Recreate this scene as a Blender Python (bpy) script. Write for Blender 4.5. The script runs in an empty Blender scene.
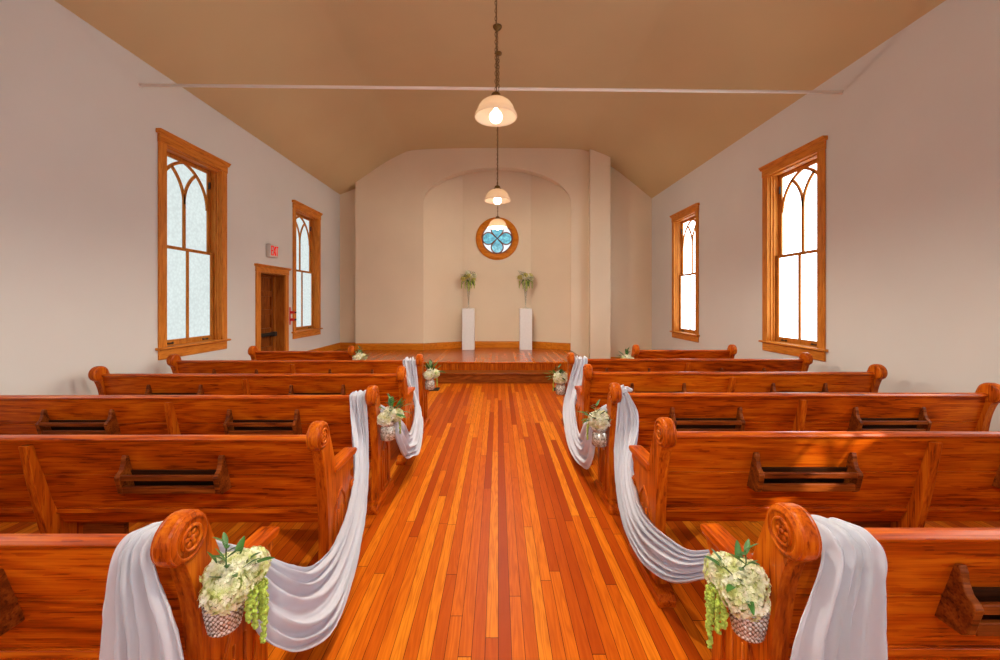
import bpy, bmesh, math, random
from mathutils import Vector, Matrix, noise

PI = math.pi
scn = bpy.context.scene
COL = scn.collection
rnd = random.Random(7)

# ------------------------------------------------------------------ materials
def new_mat(name):
    m = bpy.data.materials.new(name); m.use_nodes = True
    nt = m.node_tree; nt.nodes.clear()
    out = nt.nodes.new('ShaderNodeOutputMaterial')
    return m, nt, out

class NB:
    """tiny node builder"""
    def __init__(s, nt): s.nt = nt
    def n(s, t, **kw):
        x = s.nt.nodes.new(t)
        for k, v in kw.items():
            if k.startswith('i_'):
                key = k[2:]
                key = int(key) if key.isdigit() else key.replace('_', ' ')
                s.put(x.inputs[key], v)
            else: setattr(x, k, v)
        return x
    def put(s, sock, v):
        if isinstance(v, bpy.types.NodeSocket): s.nt.links.new(v, sock)
        else: sock.default_value = v
    def math(s, op, a, b=0.0, c=None):
        x = s.nt.nodes.new('ShaderNodeMath'); x.operation = op
        s.put(x.inputs[0], a); s.put(x.inputs[1], b)
        if c is not None: s.put(x.inputs[2], c)
        return x.outputs[0]
    def mix(s, f, a, b, blend='MIX'):
        x = s.nt.nodes.new('ShaderNodeMix'); x.data_type = 'RGBA'; x.blend_type = blend
        s.put(x.inputs[0], f); s.put(x.inputs[6], a); s.put(x.inputs[7], b)
        return x.outputs[2]
    def ramp(s, f, stops, interp='LINEAR'):
        x = s.nt.nodes.new('ShaderNodeValToRGB'); cr = x.color_ramp; cr.interpolation = interp
        while len(cr.elements) < len(stops): cr.elements.new(0.5)
        for e, (p, c) in zip(cr.elements, stops):
            e.position = p; e.color = (c[0], c[1], c[2], 1) if len(c) == 3 else c
        s.put(x.inputs[0], f)
        return x.outputs[0]

def c4(c): return (c[0], c[1], c[2], 1.0)

def wood_mat(name, axis, dark, mid, light, rough=0.3, scale=1.0, coat=0.0, streak=0.5, spec=0.12, board=0.0):
    m, nt, out = new_mat(name); b = NB(nt)
    tc = b.n('ShaderNodeTexCoord'); oi = b.n('ShaderNodeObjectInfo')
    off = b.n('ShaderNodeCombineXYZ', i_0=b.math('MULTIPLY', oi.outputs['Random'], 17.0),
              i_1=b.math('MULTIPLY', oi.outputs['Random'], 31.0), i_2=b.math('MULTIPLY', oi.outputs['Random'], 23.0))
    add = b.n('ShaderNodeVectorMath', operation='ADD', i_0=tc.outputs['Object'], i_1=off.outputs[0])
    if board:
        # each board of the back has its own tone and its own figure
        zz = b.n('ShaderNodeSeparateXYZ', i_0=tc.outputs['Object']).outputs[2]
        bi = b.math('FLOOR', b.math('DIVIDE', b.math('ADD', zz, .055), board))
        wn = b.n('ShaderNodeTexWhiteNoise', noise_dimensions='2D', i_Vector=b.n('ShaderNodeCombineXYZ', i_0=bi, i_1=oi.outputs['Random']).outputs[0])
        sh = b.n('ShaderNodeVectorMath', operation='SCALE', i_0=wn.outputs[1]); sh.inputs[3].default_value = 9.0
        add = b.n('ShaderNodeVectorMath', operation='ADD', i_0=add.outputs[0], i_1=sh.outputs[0])
    def stretched(f):
        s = [1.0 * scale] * 3; s[axis] = f * scale
        mp = b.n('ShaderNodeMapping', i_Vector=add.outputs[0]); mp.inputs['Scale'].default_value = s
        return mp.outputs[0]
    v1 = stretched(0.16); v2 = stretched(0.035)
    big = b.n('ShaderNodeTexNoise', i_Vector=v1, i_Scale=3.2, i_Detail=2.0, i_Roughness=0.5)
    # cathedral figure: contour lines of a stretched noise field
    ring = b.math('FRACT', b.math('MULTIPLY', big.outputs[0], 13.0))
    ring = b.math('ABSOLUTE', b.math('SUBTRACT', b.math('MULTIPLY', ring, 2.0), 1.0))
    fine = b.n('ShaderNodeTexNoise', i_Vector=v2, i_Scale=120.0, i_Detail=3.0, i_Roughness=0.6)
    med = b.n('ShaderNodeTexNoise', i_Vector=v1, i_Scale=14.0, i_Detail=4.0, i_Roughness=0.6)
    t = b.math('ADD', b.math('MULTIPLY', ring, 0.20), b.math('MULTIPLY', fine.outputs[0], 0.62))
    t = b.math('ADD', t, b.math('MULTIPLY', med.outputs[0], 0.42))
    t = b.math('ADD', b.math('MULTIPLY', b.math('SUBTRACT', t, 0.61), 1.05 + streak), 0.5)
    if board: t = b.math('ADD', t, b.math('MULTIPLY', b.math('SUBTRACT', wn.outputs[0], 0.5), 0.22))
    pore = b.n('ShaderNodeTexNoise', i_Vector=stretched(.09), i_Scale=75.0, i_Detail=1.0)
    pore = b.math('MULTIPLY', b.math('LESS_THAN', pore.outputs[0], .40), b.math('GREATER_THAN', med.outputs[0], .42))
    t = b.math('SUBTRACT', t, b.math('MULTIPLY', pore, .20))
    col = b.ramp(t, [(0.12, dark), (0.45, mid), (0.85, light)])
    patch = b.n('ShaderNodeTexNoise', i_Vector=add.outputs[0], i_Scale=1.3, i_Detail=1.0)
    col = b.mix(b.math('MULTIPLY', b.math('SUBTRACT', 0.62, patch.outputs[0]), 0.9), col, c4(dark))
    p = b.n('ShaderNodeBsdfPrincipled', i_Base_Color=col, i_Roughness=b.math('ADD', rough - 0.06, b.math('MULTIPLY', med.outputs[0], 0.12)))
    p.inputs['Coat Weight'].default_value = coat; p.inputs['Coat Roughness'].default_value = 0.2; p.inputs['Specular IOR Level'].default_value = spec
    bp = b.n('ShaderNodeBump', i_Strength=0.12, i_Distance=0.002, i_Height=t)
    nt.links.new(bp.outputs[0], p.inputs['Normal'])
    nt.links.new(p.outputs[0], out.inputs[0])
    return m

def plain_mat(name, col, rough=0.5, metal=0.0, noise_amt=0.0, noise_scale=20.0, bump=0.0, coat=0.0, spec=0.5):
    m, nt, out = new_mat(name); b = NB(nt)
    tc = b.n('ShaderNodeTexCoord')
    nz = b.n('ShaderNodeTexNoise', i_Vector=tc.outputs['Object'], i_Scale=noise_scale, i_Detail=4.0)
    dk = tuple(x * (1 - noise_amt) for x in col); lt = tuple(min(1, x * (1 + noise_amt)) for x in col)
    c = b.ramp(nz.outputs[0], [(0.3, dk), (0.7, lt)])
    p = b.n('ShaderNodeBsdfPrincipled', i_Base_Color=c, i_Roughness=rough, i_Metallic=metal)
    p.inputs['Coat Weight'].default_value = coat
    p.inputs['Specular IOR Level'].default_value = spec
    if bump:
        bp = b.n('ShaderNodeBump', i_Strength=bump, i_Distance=0.004, i_Height=nz.outputs[0])
        nt.links.new(bp.outputs[0], p.inputs['Normal'])
    nt.links.new(p.outputs[0], out.inputs[0])
    return m

def emit_mat(name, col, strength, tex=0.0, scale=60.0):
    m, nt, out = new_mat(name); b = NB(nt)
    c = c4(col)
    if tex:
        tc = b.n('ShaderNodeTexCoord')
        vz = b.n('ShaderNodeTexNoise', i_Vector=tc.outputs['Object'], i_Scale=scale, i_Detail=2.0)
        c = b.mix(vz.outputs[0], tuple(x * (1 - tex) for x in col) + (1,), tuple(x * (1 + tex * .4) for x in col) + (1,))
    e = b.n('ShaderNodeEmission', i_Color=c, i_Strength=strength)
    nt.links.new(e.outputs[0], out.inputs[0])
    return m

def frosted_pane(name, col, strength, scale=26.0, tex=0.25, clear=0.0):
    """frosted window glass with daylight coming through it, a glossy skin on the room side"""
    m, nt, out = new_mat(name); b = NB(nt)
    tc = b.n('ShaderNodeTexCoord')
    vo = b.n('ShaderNodeTexVoronoi', i_Vector=tc.outputs['Object'], i_Scale=scale)
    big = b.n('ShaderNodeTexNoise', i_Vector=tc.outputs['Object'], i_Scale=2.2, i_Detail=1.0)
    f = b.math('ADD', b.math('MULTIPLY', vo.outputs['Distance'], 0.9), b.math('MULTIPLY', big.outputs[0], 0.5))
    c = b.mix(f, tuple(x * (1 + tex * .3) for x in col) + (1,), tuple(x * (1 - tex) for x in col) + (1,))
    e = b.n('ShaderNodeEmission', i_Color=c, i_Strength=strength)
    g = b.n('ShaderNodeBsdfGlossy', i_Roughness=0.25)
    mx = b.n('ShaderNodeMixShader', i_0=0.04, i_1=e.outputs[0], i_2=g.outputs[0])
    last = mx.outputs[0]
    if clear:
        tr = b.n('ShaderNodeBsdfTransparent')
        last = b.n('ShaderNodeMixShader', i_0=clear, i_1=last, i_2=tr.outputs[0]).outputs[0]
    nt.links.new(last, out.inputs[0])
    return m

def floor_mat(name, width=0.059, length=2.3, tone=1.0, rough=0.36, spec=0.04, coat=0.0, even=0.0):
    m, nt, out = new_mat(name); b = NB(nt)
    tc = b.n('ShaderNodeTexCoord')
    sp = b.n('ShaderNodeSeparateXYZ', i_0=tc.outputs['Object'])
    x, y, z = sp.outputs
    ux = b.math('DIVIDE', x, width); ix = b.math('FLOOR', ux); fx = b.math('SUBTRACT', ux, ix)
    r1 = b.n('ShaderNodeTexWhiteNoise', noise_dimensions='1D', i_W=ix)
    uy = b.math('ADD', b.math('DIVIDE', y, length), b.math('MULTIPLY', r1.outputs[0], 7.31))
    iy = b.math('FLOOR', uy); fy = b.math('SUBTRACT', uy, iy)
    cb = b.n('ShaderNodeCombineXYZ', i_0=ix, i_1=iy)
    r2 = b.n('ShaderNodeTexWhiteNoise', noise_dimensions='2D', i_Vector=cb.outputs[0])
    base = b.ramp(r2.outputs[0], [(0.0, (.30*tone, .032*tone, .002)), (0.3, (.48*tone, .078*tone, .003)), (0.65, (.68*tone, .15*tone, .005)), (1.0, (.86*tone, .28*tone, .014))])
    if even: base = b.mix(even, base, (.56, .125, .006, 1))
    # grain running with the boards, shifted per board
    gx = b.math('ADD', b.math('MULTIPLY', x, 1.0), b.math('MULTIPLY', r2.outputs[0], 37.0))
    gv = b.n('ShaderNodeCombineXYZ', i_0=gx, i_1=b.math('MULTIPLY', y, 0.07), i_2=b.math('MULTIPLY', r2.outputs[0], 11.0))
    g1 = b.n('ShaderNodeTexNoise', i_Vector=gv.outputs[0], i_Scale=16.0, i_Detail=2.0)
    ring = b.math('ABSOLUTE', b.math('SUBTRACT', b.math('MULTIPLY', b.math('FRACT', b.math('MULTIPLY', g1.outputs[0], 9.0)), 2.0), 1.0))
    g2 = b.n('ShaderNodeTexNoise', i_Vector=gv.outputs[0], i_Scale=170.0, i_Detail=2.0)
    g = b.math('ADD', b.math('MULTIPLY', ring, 0.55), b.math('MULTIPLY', g2.outputs[0], 0.6))
    col = b.mix(b.math('MULTIPLY', g, 0.62), base, (.24*tone, .024*tone, .002, 1))
    wear = b.n('ShaderNodeTexNoise', i_Vector=tc.outputs['Object'], i_Scale=0.9, i_Detail=3.0)
    col = b.mix(b.math('MULTIPLY', wear.outputs[0], 0.25), col, (.60, .12, .006, 1))
    # gaps
    gap = b.math('MAXIMUM', b.math('LESS_THAN', fx, 0.05), b.math('LESS_THAN', fy, 0.0018))
    col = b.mix(b.math('MULTIPLY', gap, 0.85), col, (.03, .007, .002, 1))
    rg = b.math('ADD', rough - 0.07, b.math('MULTIPLY', wear.outputs[0], 0.16))
    p = b.n('ShaderNodeBsdfPrincipled', i_Base_Color=col, i_Roughness=rg)
    p.inputs['Coat Weight'].default_value = coat; p.inputs['Coat Roughness'].default_value = 0.25; p.inputs['Specular IOR Level'].default_value = spec
    h = b.math('SUBTRACT', b.math('MULTIPLY', g1.outputs[0], 0.25), gap)
    bp = b.n('ShaderNodeBump', i_Strength=0.25, i_Distance=0.002, i_Height=h)
    nt.links.new(bp.outputs[0], p.inputs['Normal'])
    nt.links.new(p.outputs[0], out.inputs[0])
    return m

def cloth_mat(name):
    m, nt, out = new_mat(name); b = NB(nt)
    tc = b.n('ShaderNodeTexCoord')
    nz = b.n('ShaderNodeTexNoise', i_Vector=tc.outputs['Object'], i_Scale=60.0, i_Detail=3.0)
    d = b.n('ShaderNodeBsdfDiffuse', i_Color=(.73, .75, .83, 1))
    t = b.n('ShaderNodeBsdfTranslucent', i_Color=(.73, .75, .83, 1))
    mx = b.n('ShaderNodeMixShader', i_0=0.35, i_1=d.outputs[0], i_2=t.outputs[0])
    tr = b.n('ShaderNodeBsdfTransparent')
    lw = b.n('ShaderNodeLayerWeight', i_Blend=0.35)
    fac = b.math('MULTIPLY', b.math('SUBTRACT', 1.0, lw.outputs['Facing']), 0.26)
    mx2 = b.n('ShaderNodeMixShader', i_0=fac, i_1=mx.outputs[0], i_2=tr.outputs[0])
    bp = b.n('ShaderNodeBump', i_Strength=0.15, i_Distance=0.003, i_Height=nz.outputs[0])
    nt.links.new(bp.outputs[0], d.inputs['Normal'])
    nt.links.new(mx2.outputs[0], out.inputs[0])
    return m

def wall_mat(name, col, amt=0.035):
    m, nt, out = new_mat(name); b = NB(nt)
    tc = b.n('ShaderNodeTexCoord')
    n1 = b.n('ShaderNodeTexNoise', i_Vector=tc.outputs['Object'], i_Scale=0.8, i_Detail=3.0)
    n2 = b.n('ShaderNodeTexNoise', i_Vector=tc.outputs['Object'], i_Scale=90.0, i_Detail=2.0)
    c = b.ramp(n1.outputs[0], [(0.3, tuple(x*(1-amt) for x in col)), (0.7, tuple(min(1, x*(1+amt)) for x in col))])
    p = b.n('ShaderNodeBsdfPrincipled', i_Base_Color=c, i_Roughness=0.75)
    p.inputs['Specular IOR Level'].default_value = 0.25
    bp = b.n('ShaderNodeBump', i_Strength=0.04, i_Distance=0.002, i_Height=n2.outputs[0])
    nt.links.new(bp.outputs[0], p.inputs['Normal'])
    nt.links.new(p.outputs[0], out.inputs[0])
    return m

def stained_mat(name, col, strength):
    m, nt, out = new_mat(name); b = NB(nt)
    tc = b.n('ShaderNodeTexCoord')
    nz = b.n('ShaderNodeTexNoise', i_Vector=tc.outputs['Object'], i_Scale=14.0, i_Detail=4.0, i_Distortion=1.0)
    c = b.ramp(nz.outputs[0], [(0.3, tuple(x*.55 for x in col)), (0.5, col), (0.72, tuple(min(1, x*1.6+.08) for x in col))])
    e = b.n('ShaderNodeEmission', i_Color=c, i_Strength=strength)
    g = b.n('ShaderNodeBsdfGlossy', i_Roughness=0.2)
    mx = b.n('ShaderNodeMixShader', i_0=0.05, i_1=e.outputs[0], i_2=g.outputs[0])
    nt.links.new(mx.outputs[0], out.inputs[0])
    return m

def glass_mat(name):
    m, nt, out = new_mat(name); b = NB(nt)
    tr = b.n('ShaderNodeBsdfTransparent', i_Color=(.95, .96, .95, 1))
    g = b.n('ShaderNodeBsdfGlossy', i_Roughness=0.03)
    lw = b.n('ShaderNodeLayerWeight', i_Blend=0.25)
    f = b.math('ADD', 0.03, b.math('MULTIPLY', lw.outputs['Fresnel'], 0.55))
    mx = b.n('ShaderNodeMixShader', i_0=f, i_1=tr.outputs[0], i_2=g.outputs[0])
    nt.links.new(mx.outputs[0], out.inputs[0])
    return m

def shade_mat(name):
    m, nt, out = new_mat(name); b = NB(nt)
    d = b.n('ShaderNodeBsdfPrincipled', i_Base_Color=(.90, .82, .72, 1), i_Roughness=0.2)
    t = b.n('ShaderNodeBsdfTranslucent', i_Color=(1.0, .86, .68, 1))
    mx = b.n('ShaderNodeMixShader', i_0=0.55, i_1=d.outputs[0], i_2=t.outputs[0])
    nt.links.new(mx.outputs[0], out.inputs[0])
    return m

def petal_mat(name, a, bcol, ccol):
    m, nt, out = new_mat(name); b = NB(nt)
    tc = b.n('ShaderNodeTexCoord')
    nz = b.n('ShaderNodeTexNoise', i_Vector=tc.outputs['Object'], i_Scale=28.0, i_Detail=2.0)
    c = b.ramp(nz.outputs[0], [(0.34, a), (0.52, bcol), (0.66, ccol)])
    d = b.n('ShaderNodeBsdfPrincipled', i_Base_Color=c, i_Roughness=0.6)
    t = b.n('ShaderNodeBsdfTranslucent', i_Color=c)
    mx = b.n('ShaderNodeMixShader', i_0=0.3, i_1=d.outputs[0], i_2=t.outputs[0])
    nt.links.new(mx.outputs[0], out.inputs[0])
    return m

DK, MD, LT = (.16, .018, .0012), (.46, .070, .002), (.68, .160, .006)
M = {}
M['oak_x'] = wood_mat('stained oak, grain across', 0, DK, MD, LT)
M['oak_b'] = wood_mat('stained oak boards of a back', 0, DK, MD, LT, board=.185)
M['oak_r'] = wood_mat('stained oak rail, polished', 0, DK, MD, LT, rough=.30, coat=.08, spec=.3)
M['oak_y'] = wood_mat('stained oak, grain along arm', 1, DK, MD, LT)
M['oak_z'] = wood_mat('stained oak, upright grain', 2, (.18, .024, .0018), (.44, .075, .003), (.64, .165, .008))
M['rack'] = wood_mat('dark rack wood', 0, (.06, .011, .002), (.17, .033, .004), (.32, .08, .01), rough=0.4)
M['rack_shade'] = wood_mat('black-brown rack inner shade', 0, (.012, .004, .002), (.03, .009, .003), (.06, .018, .006), rough=.6)  # rack's inner shadow put into the colour of its shelf and backing
M['trim_z'] = wood_mat('golden pine trim upright', 2, (.36, .10, .010), (.60, .20, .026), (.76, .295, .05), rough=0.35, streak=0.0)
M['trim_y'] = wood_mat('golden pine trim level', 1, (.36, .10, .010), (.60, .20, .026), (.76, .295, .05), rough=0.35, streak=0.0)
M['trim_x'] = wood_mat('golden pine baseboard', 0, (.36, .09, .005), (.60, .19, .012), (.74, .28, .022), rough=0.35, streak=0.0)
M['sash'] = wood_mat('sash wood', 2, (.30, .085, .010), (.50, .18, .025), (.62, .25, .045), rough=0.4, streak=0.0)
M['jamb'] = wood_mat('brown door jamb wood', 2, (.18, .045, .006), (.34, .10, .013), (.46, .16, .026), rough=.35, streak=0.0)
M['door'] = wood_mat('dark door wood', 2, (.10, .022, .004), (.22, .055, .008), (.34, .10, .016), rough=0.35)
M['step'] = wood_mat('dark step wood', 0, (.10, .02, .003), (.22, .05, .006), (.36, .095, .012), rough=0.32)
M['floor'] = floor_mat('oiled fir floor boards')
M['stage'] = floor_mat('platform boards', width=0.068, length=3.5, tone=1.0, rough=0.2, spec=.35, coat=.05, even=.55)
M['wall'] = wall_mat('warm cream plaster', (.67, .665, .645))
M['altar'] = wall_mat('altar wall plaster', (.76, .645, .48))
M['ceil'] = wall_mat('tan ceiling plaster', (.60, .48, .27))
M['white_paint'] = plain_mat('white painted board', (.72, .74, .74), 0.35, noise_amt=0.03)
M['cloth'] = cloth_mat('sheer white chiffon')
M['brass'] = plain_mat('aged brass', (.20, .12, .04), 0.4, 0.9, 0.25, 30)
M['iron'] = plain_mat('black iron', (.02, .017, .015), 0.5, 0.3, 0.3)
M['rod'] = plain_mat('painted tie rod', (.88, .80, .72), 0.5)
M['shade'] = shade_mat('frosted lamp glass')
M['bulb'] = emit_mat('lit bulb', (1.0, .84, .62), 10.0)
M['pane_l'] = frosted_pane('frosted glass, shaded side', (.84, .94, .92), 1.0, tex=.16)
M['pane_r'] = frosted_pane('frosted glass, sunny side', (.82, .94, 1.0), 5.5, tex=0.12)
M['pane_r0'] = frosted_pane('frosted glass with direct sun', (.76, .91, 1.0), 11.5, tex=0.12)  # unseen right windows glow stronger than the seen ones, as fill
M['pane_sun'] = frosted_pane('clear glass with direct sun', (.78, .92, 1.0), 5.0, tex=0.12, clear=0.5)
M['pane_l0'] = frosted_pane('frosted glass, shaded side near the entrance', (.78, .92, 1.0), 5.0)  # unseen left windows, glow raised above the seen panes to fill the room
M['pane_b'] = frosted_pane('entrance window glass', (.80, .93, 1.0), 5.0)  # glow of the added windows behind the camera
M['blue_glass'] = stained_mat('blue stained glass', (.17, .55, .70), 0.95)
M['clear_lit'] = emit_mat('lit pale glass', (.95, .97, 1.0), 1.1, 0.1, 40)
M['lead'] = plain_mat('reddish window bars', (.20, .055, .025), 0.4)
M['glass'] = glass_mat('clear vase glass')
M['petal'] = petal_mat('hydrangea petals', (.60, .66, .22), (.84, .84, .58), (.90, .89, .76))
M['petal_w'] = petal_mat('white petals', (.70, .68, .36), (.86, .84, .66), (.90, .89, .82))
M['petal_y'] = petal_mat('cream yellow petals', (.46, .43, .08), (.76, .69, .20), (.86, .80, .42))
M['leaf'] = plain_mat('dark green leaf', (.035, .13, .018), 0.4, 0, 0.3, 15)
M['amaranth'] = plain_mat('trailing green blossom', (.36, .48, .07), 0.7, 0, 0.35, 60)
M['gap_shade'] = plain_mat('green underside of blossom', (.34, .42, .10), 0.7, 0, 0.3, 40)  # darker than the petals, painting shade into the gaps between florets
M['stem'] = plain_mat('green stem', (.10, .20, .04), 0.5)
M['exit_white'] = plain_mat('white sign housing', (.62, .58, .52), 0.4)
M['exit_red'] = emit_mat('lit red letters', (1.0, .02, .012), .85)
M['red'] = plain_mat('red enamel', (.62, .02, .03), 0.35)
M['wire'] = plain_mat('thin wire', (.4, .37, .33), 0.35, 0.9)

def silver_mat():
    """mirrored glass cup pressed with rows of raised diamonds"""
    m, nt, out = new_mat('hammered silver glass'); b = NB(nt)
    tc = b.n('ShaderNodeTexCoord'); sp = b.n('ShaderNodeSeparateXYZ', i_0=tc.outputs['Object'])
    ang = b.math('MULTIPLY', b.math('ARCTAN2', sp.outputs[1], sp.outputs[0]), 22/(2*PI))
    zz = b.math('DIVIDE', sp.outputs[2], .0155)
    def saw(v): return b.math('ABSOLUTE', b.math('SUBTRACT', b.math('MULTIPLY', b.math('FRACT', v), 2.0), 1.0))
    d = b.math('MULTIPLY', b.math('SUBTRACT', 1.0, saw(b.math('ADD', ang, zz))), b.math('SUBTRACT', 1.0, saw(b.math('SUBTRACT', ang, zz))))
    nz = b.n('ShaderNodeTexNoise', i_Vector=tc.outputs['Object'], i_Scale=45.0, i_Detail=2.0)
    c = b.ramp(b.math('ADD', d, b.math('MULTIPLY', b.math('SUBTRACT', nz.outputs[0], .5), .35)), [(0.05, (.24, .18, .13)), (0.20, (.72, .69, .65)), (0.42, (.98, .97, .96))])
    p = b.n('ShaderNodeBsdfPrincipled', i_Base_Color=c, i_Roughness=0.22, i_Metallic=0.35)
    bp = b.n('ShaderNodeBump', i_Strength=0.6, i_Distance=0.004, i_Height=d)
    nt.links.new(bp.outputs[0], p.inputs['Normal'])
    nt.links.new(p.outputs[0], out.inputs[0])
    return m
M['silver'] = silver_mat()
def mercury_mat():
    m, nt, out = new_mat('mottled mercury glass'); b = NB(nt)
    tc = b.n('ShaderNodeTexCoord')
    nz = b.n('ShaderNodeTexNoise', i_Vector=tc.outputs['Object'], i_Scale=65.0, i_Detail=4.0, i_Roughness=.7)
    c = b.ramp(nz.outputs[0], [(0.36, (.13, .095, .06)), (0.52, (.52, .47, .40)), (0.66, (.90, .88, .84))])
    p = b.n('ShaderNodeBsdfPrincipled', i_Base_Color=c, i_Roughness=0.2, i_Metallic=0.4)
    nt.links.new(p.outputs[0], out.inputs[0])
    return m
M['mercury'] = mercury_mat()

# ------------------------------------------------------------------ object helpers
def obj(name, bm, mat, parent=None, smooth=False, bevel=0.0, seg=2, angle=40):
    me = bpy.data.meshes.new(name)
    bmesh.ops.recalc_face_normals(bm, faces=bm.faces[:])
    bm.to_mesh(me); bm.free()
    o = bpy.data.objects.new(name, me); COL.objects.link(o)
    for mm in (mat if isinstance(mat, (list, tuple)) else [mat]): me.materials.append(mm)
    if parent is not None: o.parent = parent
    if smooth:
        for p in me.polygons: p.use_smooth = True
    if bevel:
        md = o.modifiers.new('edge', 'BEVEL'); md.width = bevel; md.segments = seg
        md.limit_method = 'ANGLE'; md.angle_limit = math.radians(angle)
    return o

def empty(name, loc=(0, 0, 0)):
    o = bpy.data.objects.new(name, None); COL.objects.link(o)
    o.location = loc; o.empty_display_size = 0.1
    return o

def tag(o, label=None, cat=None, group=None, kind=None):
    if label: o['label'] = label
    if cat: o['category'] = cat
    if group: o['group'] = group
    if kind: o['kind'] = kind
    return o

def dup(root, loc=None, label=None, group=None):
    r = root.copy(); COL.objects.link(r)
    if loc is not None: r.location = loc
    if label: r['label'] = label
    if group: r['group'] = group
    for ch in list(root.children):
        c = ch.copy(); COL.objects.link(c); c.parent = r
        for g in list(ch.children):
            d = g.copy(); COL.objects.link(d); d.parent = c
    return r

def B(): return bmesh.new()

def box(bm, x0, x1, y0, y1, z0, z1):
    vs = [bm.verts.new(p) for p in ((x0,y0,z0),(x1,y0,z0),(x1,y1,z0),(x0,y1,z0),(x0,y0,z1),(x1,y0,z1),(x1,y1,z1),(x0,y1,z1))]
    for f in ((0,3,2,1),(4,5,6,7),(0,1,5,4),(1,2,6,5),(2,3,7,6),(3,0,4,7)): bm.faces.new([vs[i] for i in f])
    return bm

def prism(bm, pts, axis, a0, a1):
    """extrude a 2D outline (list of (u,v)) along axis; the two others keep x<y<z order"""
    def P(u, v, a):
        return (a, u, v) if axis == 0 else (u, a, v) if axis == 1 else (u, v, a)
    A = [bm.verts.new(P(u, v, a0)) for u, v in pts]
    C = [bm.verts.new(P(u, v, a1)) for u, v in pts]
    n = len(pts)
    bm.faces.new(A); bm.faces.new(C[::-1])
    for i in range(n): bm.faces.new((A[i], A[(i+1) % n], C[(i+1) % n], C[i]))
    return bm

def tube(bm, pts, r, sides=8, closed=False, caps=True):
    pts = [Vector(p) for p in pts]; n = len(pts)
    rr = r if isinstance(r, (list, tuple)) else [r] * n
    rings = []; ref = None
    for i, p in enumerate(pts):
        if closed: t = pts[(i+1) % n] - pts[i-1]
        else: t = pts[min(i+1, n-1)] - pts[max(i-1, 0)]
        if t.length < 1e-9: t = Vector((0, 0, 1))
        t.normalize()
        if ref is None:
            ref = Vector((0, 0, 1)) if abs(t.z) < 0.9 else Vector((1, 0, 0))
        u = (ref - t * ref.dot(t))
        if u.length < 1e-6: u = t.orthogonal()
        u.normalize(); ref = u; v = t.cross(u)
        rings.append([bm.verts.new(p + (u*math.cos(2*PI*k/sides) + v*math.sin(2*PI*k/sides)) * rr[i]) for k in range(sides)])
    for i in range(n if closed else n-1):
        a, c = rings[i], rings[(i+1) % n]
        for k in range(sides): bm.faces.new((a[k], a[(k+1) % sides], c[(k+1) % sides], c[k]))
    if caps and not closed:
        bm.faces.new(rings[0][::-1]); bm.faces.new(rings[-1])
    return bm

def lathe(bm, prof, seg=24, center=(0, 0, 0), closed=False, axis='z', wob=None):
    """spin (r, h) points about an axis through center"""
    cx, cy, cz = center; rings = []
    for j, (r, h) in enumerate(prof):
        ring = []
        for k in range(seg):
            a = 2*PI*k/seg; q = r * (wob(j, k) if wob else 1)
            if axis == 'z': p = (cx + q*math.cos(a), cy + q*math.sin(a), cz + h)
            elif axis == 'x': p = (cx + h, cy + q*math.cos(a), cz + q*math.sin(a))
            else: p = (cx + q*math.cos(a), cy + h, cz + q*math.sin(a))
            ring.append(bm.verts.new(p))
        rings.append(ring)
    m = len(prof)
    for j in range(m if closed else m-1):
        a, c = rings[j], rings[(j+1) % m]
        for k in range(seg): bm.faces.new((a[k], a[(k+1) % seg], c[(k+1) % seg], c[k]))
    if not closed:
        if prof[0][0] > 1e-6: bm.faces.new(rings[0][::-1])
        if prof[-1][0] > 1e-6: bm.faces.new(rings[-1])
    bmesh.ops.remove_doubles(bm, verts=bm.verts[:], dist=1e-6)
    return bm

def spline(pts, n=8):
    """Catmull-Rom through tuples of any length"""
    out = []; m = len(pts)
    for i in range(m-1):
        p0, p1, p2, p3 = pts[max(i-1, 0)], pts[i], pts[i+1], pts[min(i+2, m-1)]
        for s in range(n):
            t = s / n
            out.append(tuple(0.5*((2*b_) + (-a+c)*t + (2*a-5*b_+4*c-d)*t*t + (-a+3*b_-3*c+d)*t**3) for a, b_, c, d in zip(p0, p1, p2, p3)))
    out.append(tuple(pts[-1]))
    return out

# ------------------------------------------------------------------ room
XL, XR = -4.03, 3.92
YB = -3.6            # wall behind the camera
YE = 10.2            # end wall line
YA = 9.9             # furred altar wall
CEIL = [(-4.03, 4.29), (-3.62, 4.44), (-3.22, 4.72), (-2.92, 4.93), (-2.5, 5.17), (-2.06, 5.36), (1.95, 5.36), (2.3, 5.26), (2.86, 5.03), (3.2, 4.78), (3.92, 4.19)]
def chaikin(p, n):
    for _ in range(n):
        q = [p[0]]
        for (a, za), (c, zc) in zip(p, p[1:]):
            q += [(a+.25*(c-a), za+.25*(zc-za)), (a+.75*(c-a), za+.75*(zc-za))]
        p = q + [p[-1]]
    return p
CEIL = chaikin(CEIL, 3)
def ceil_z(x):
    for (a, za), (c, zc) in zip(CEIL, CEIL[1:]):
        if a <= x <= c: return za + (zc-za)*(x-a)/(c-a)
    return CEIL[0][1] if x < CEIL[0][0] else CEIL[-1][1]

PLAT_Y, PLAT_Z, PLAT_X1 = 7.93, 0.365, 1.78

# floor
o = obj('floor', box(B(), XL-.3, XR+.3, YB-.3, YE+.6, -.12, 0), M['floor']); tag(o, kind='structure')

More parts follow.
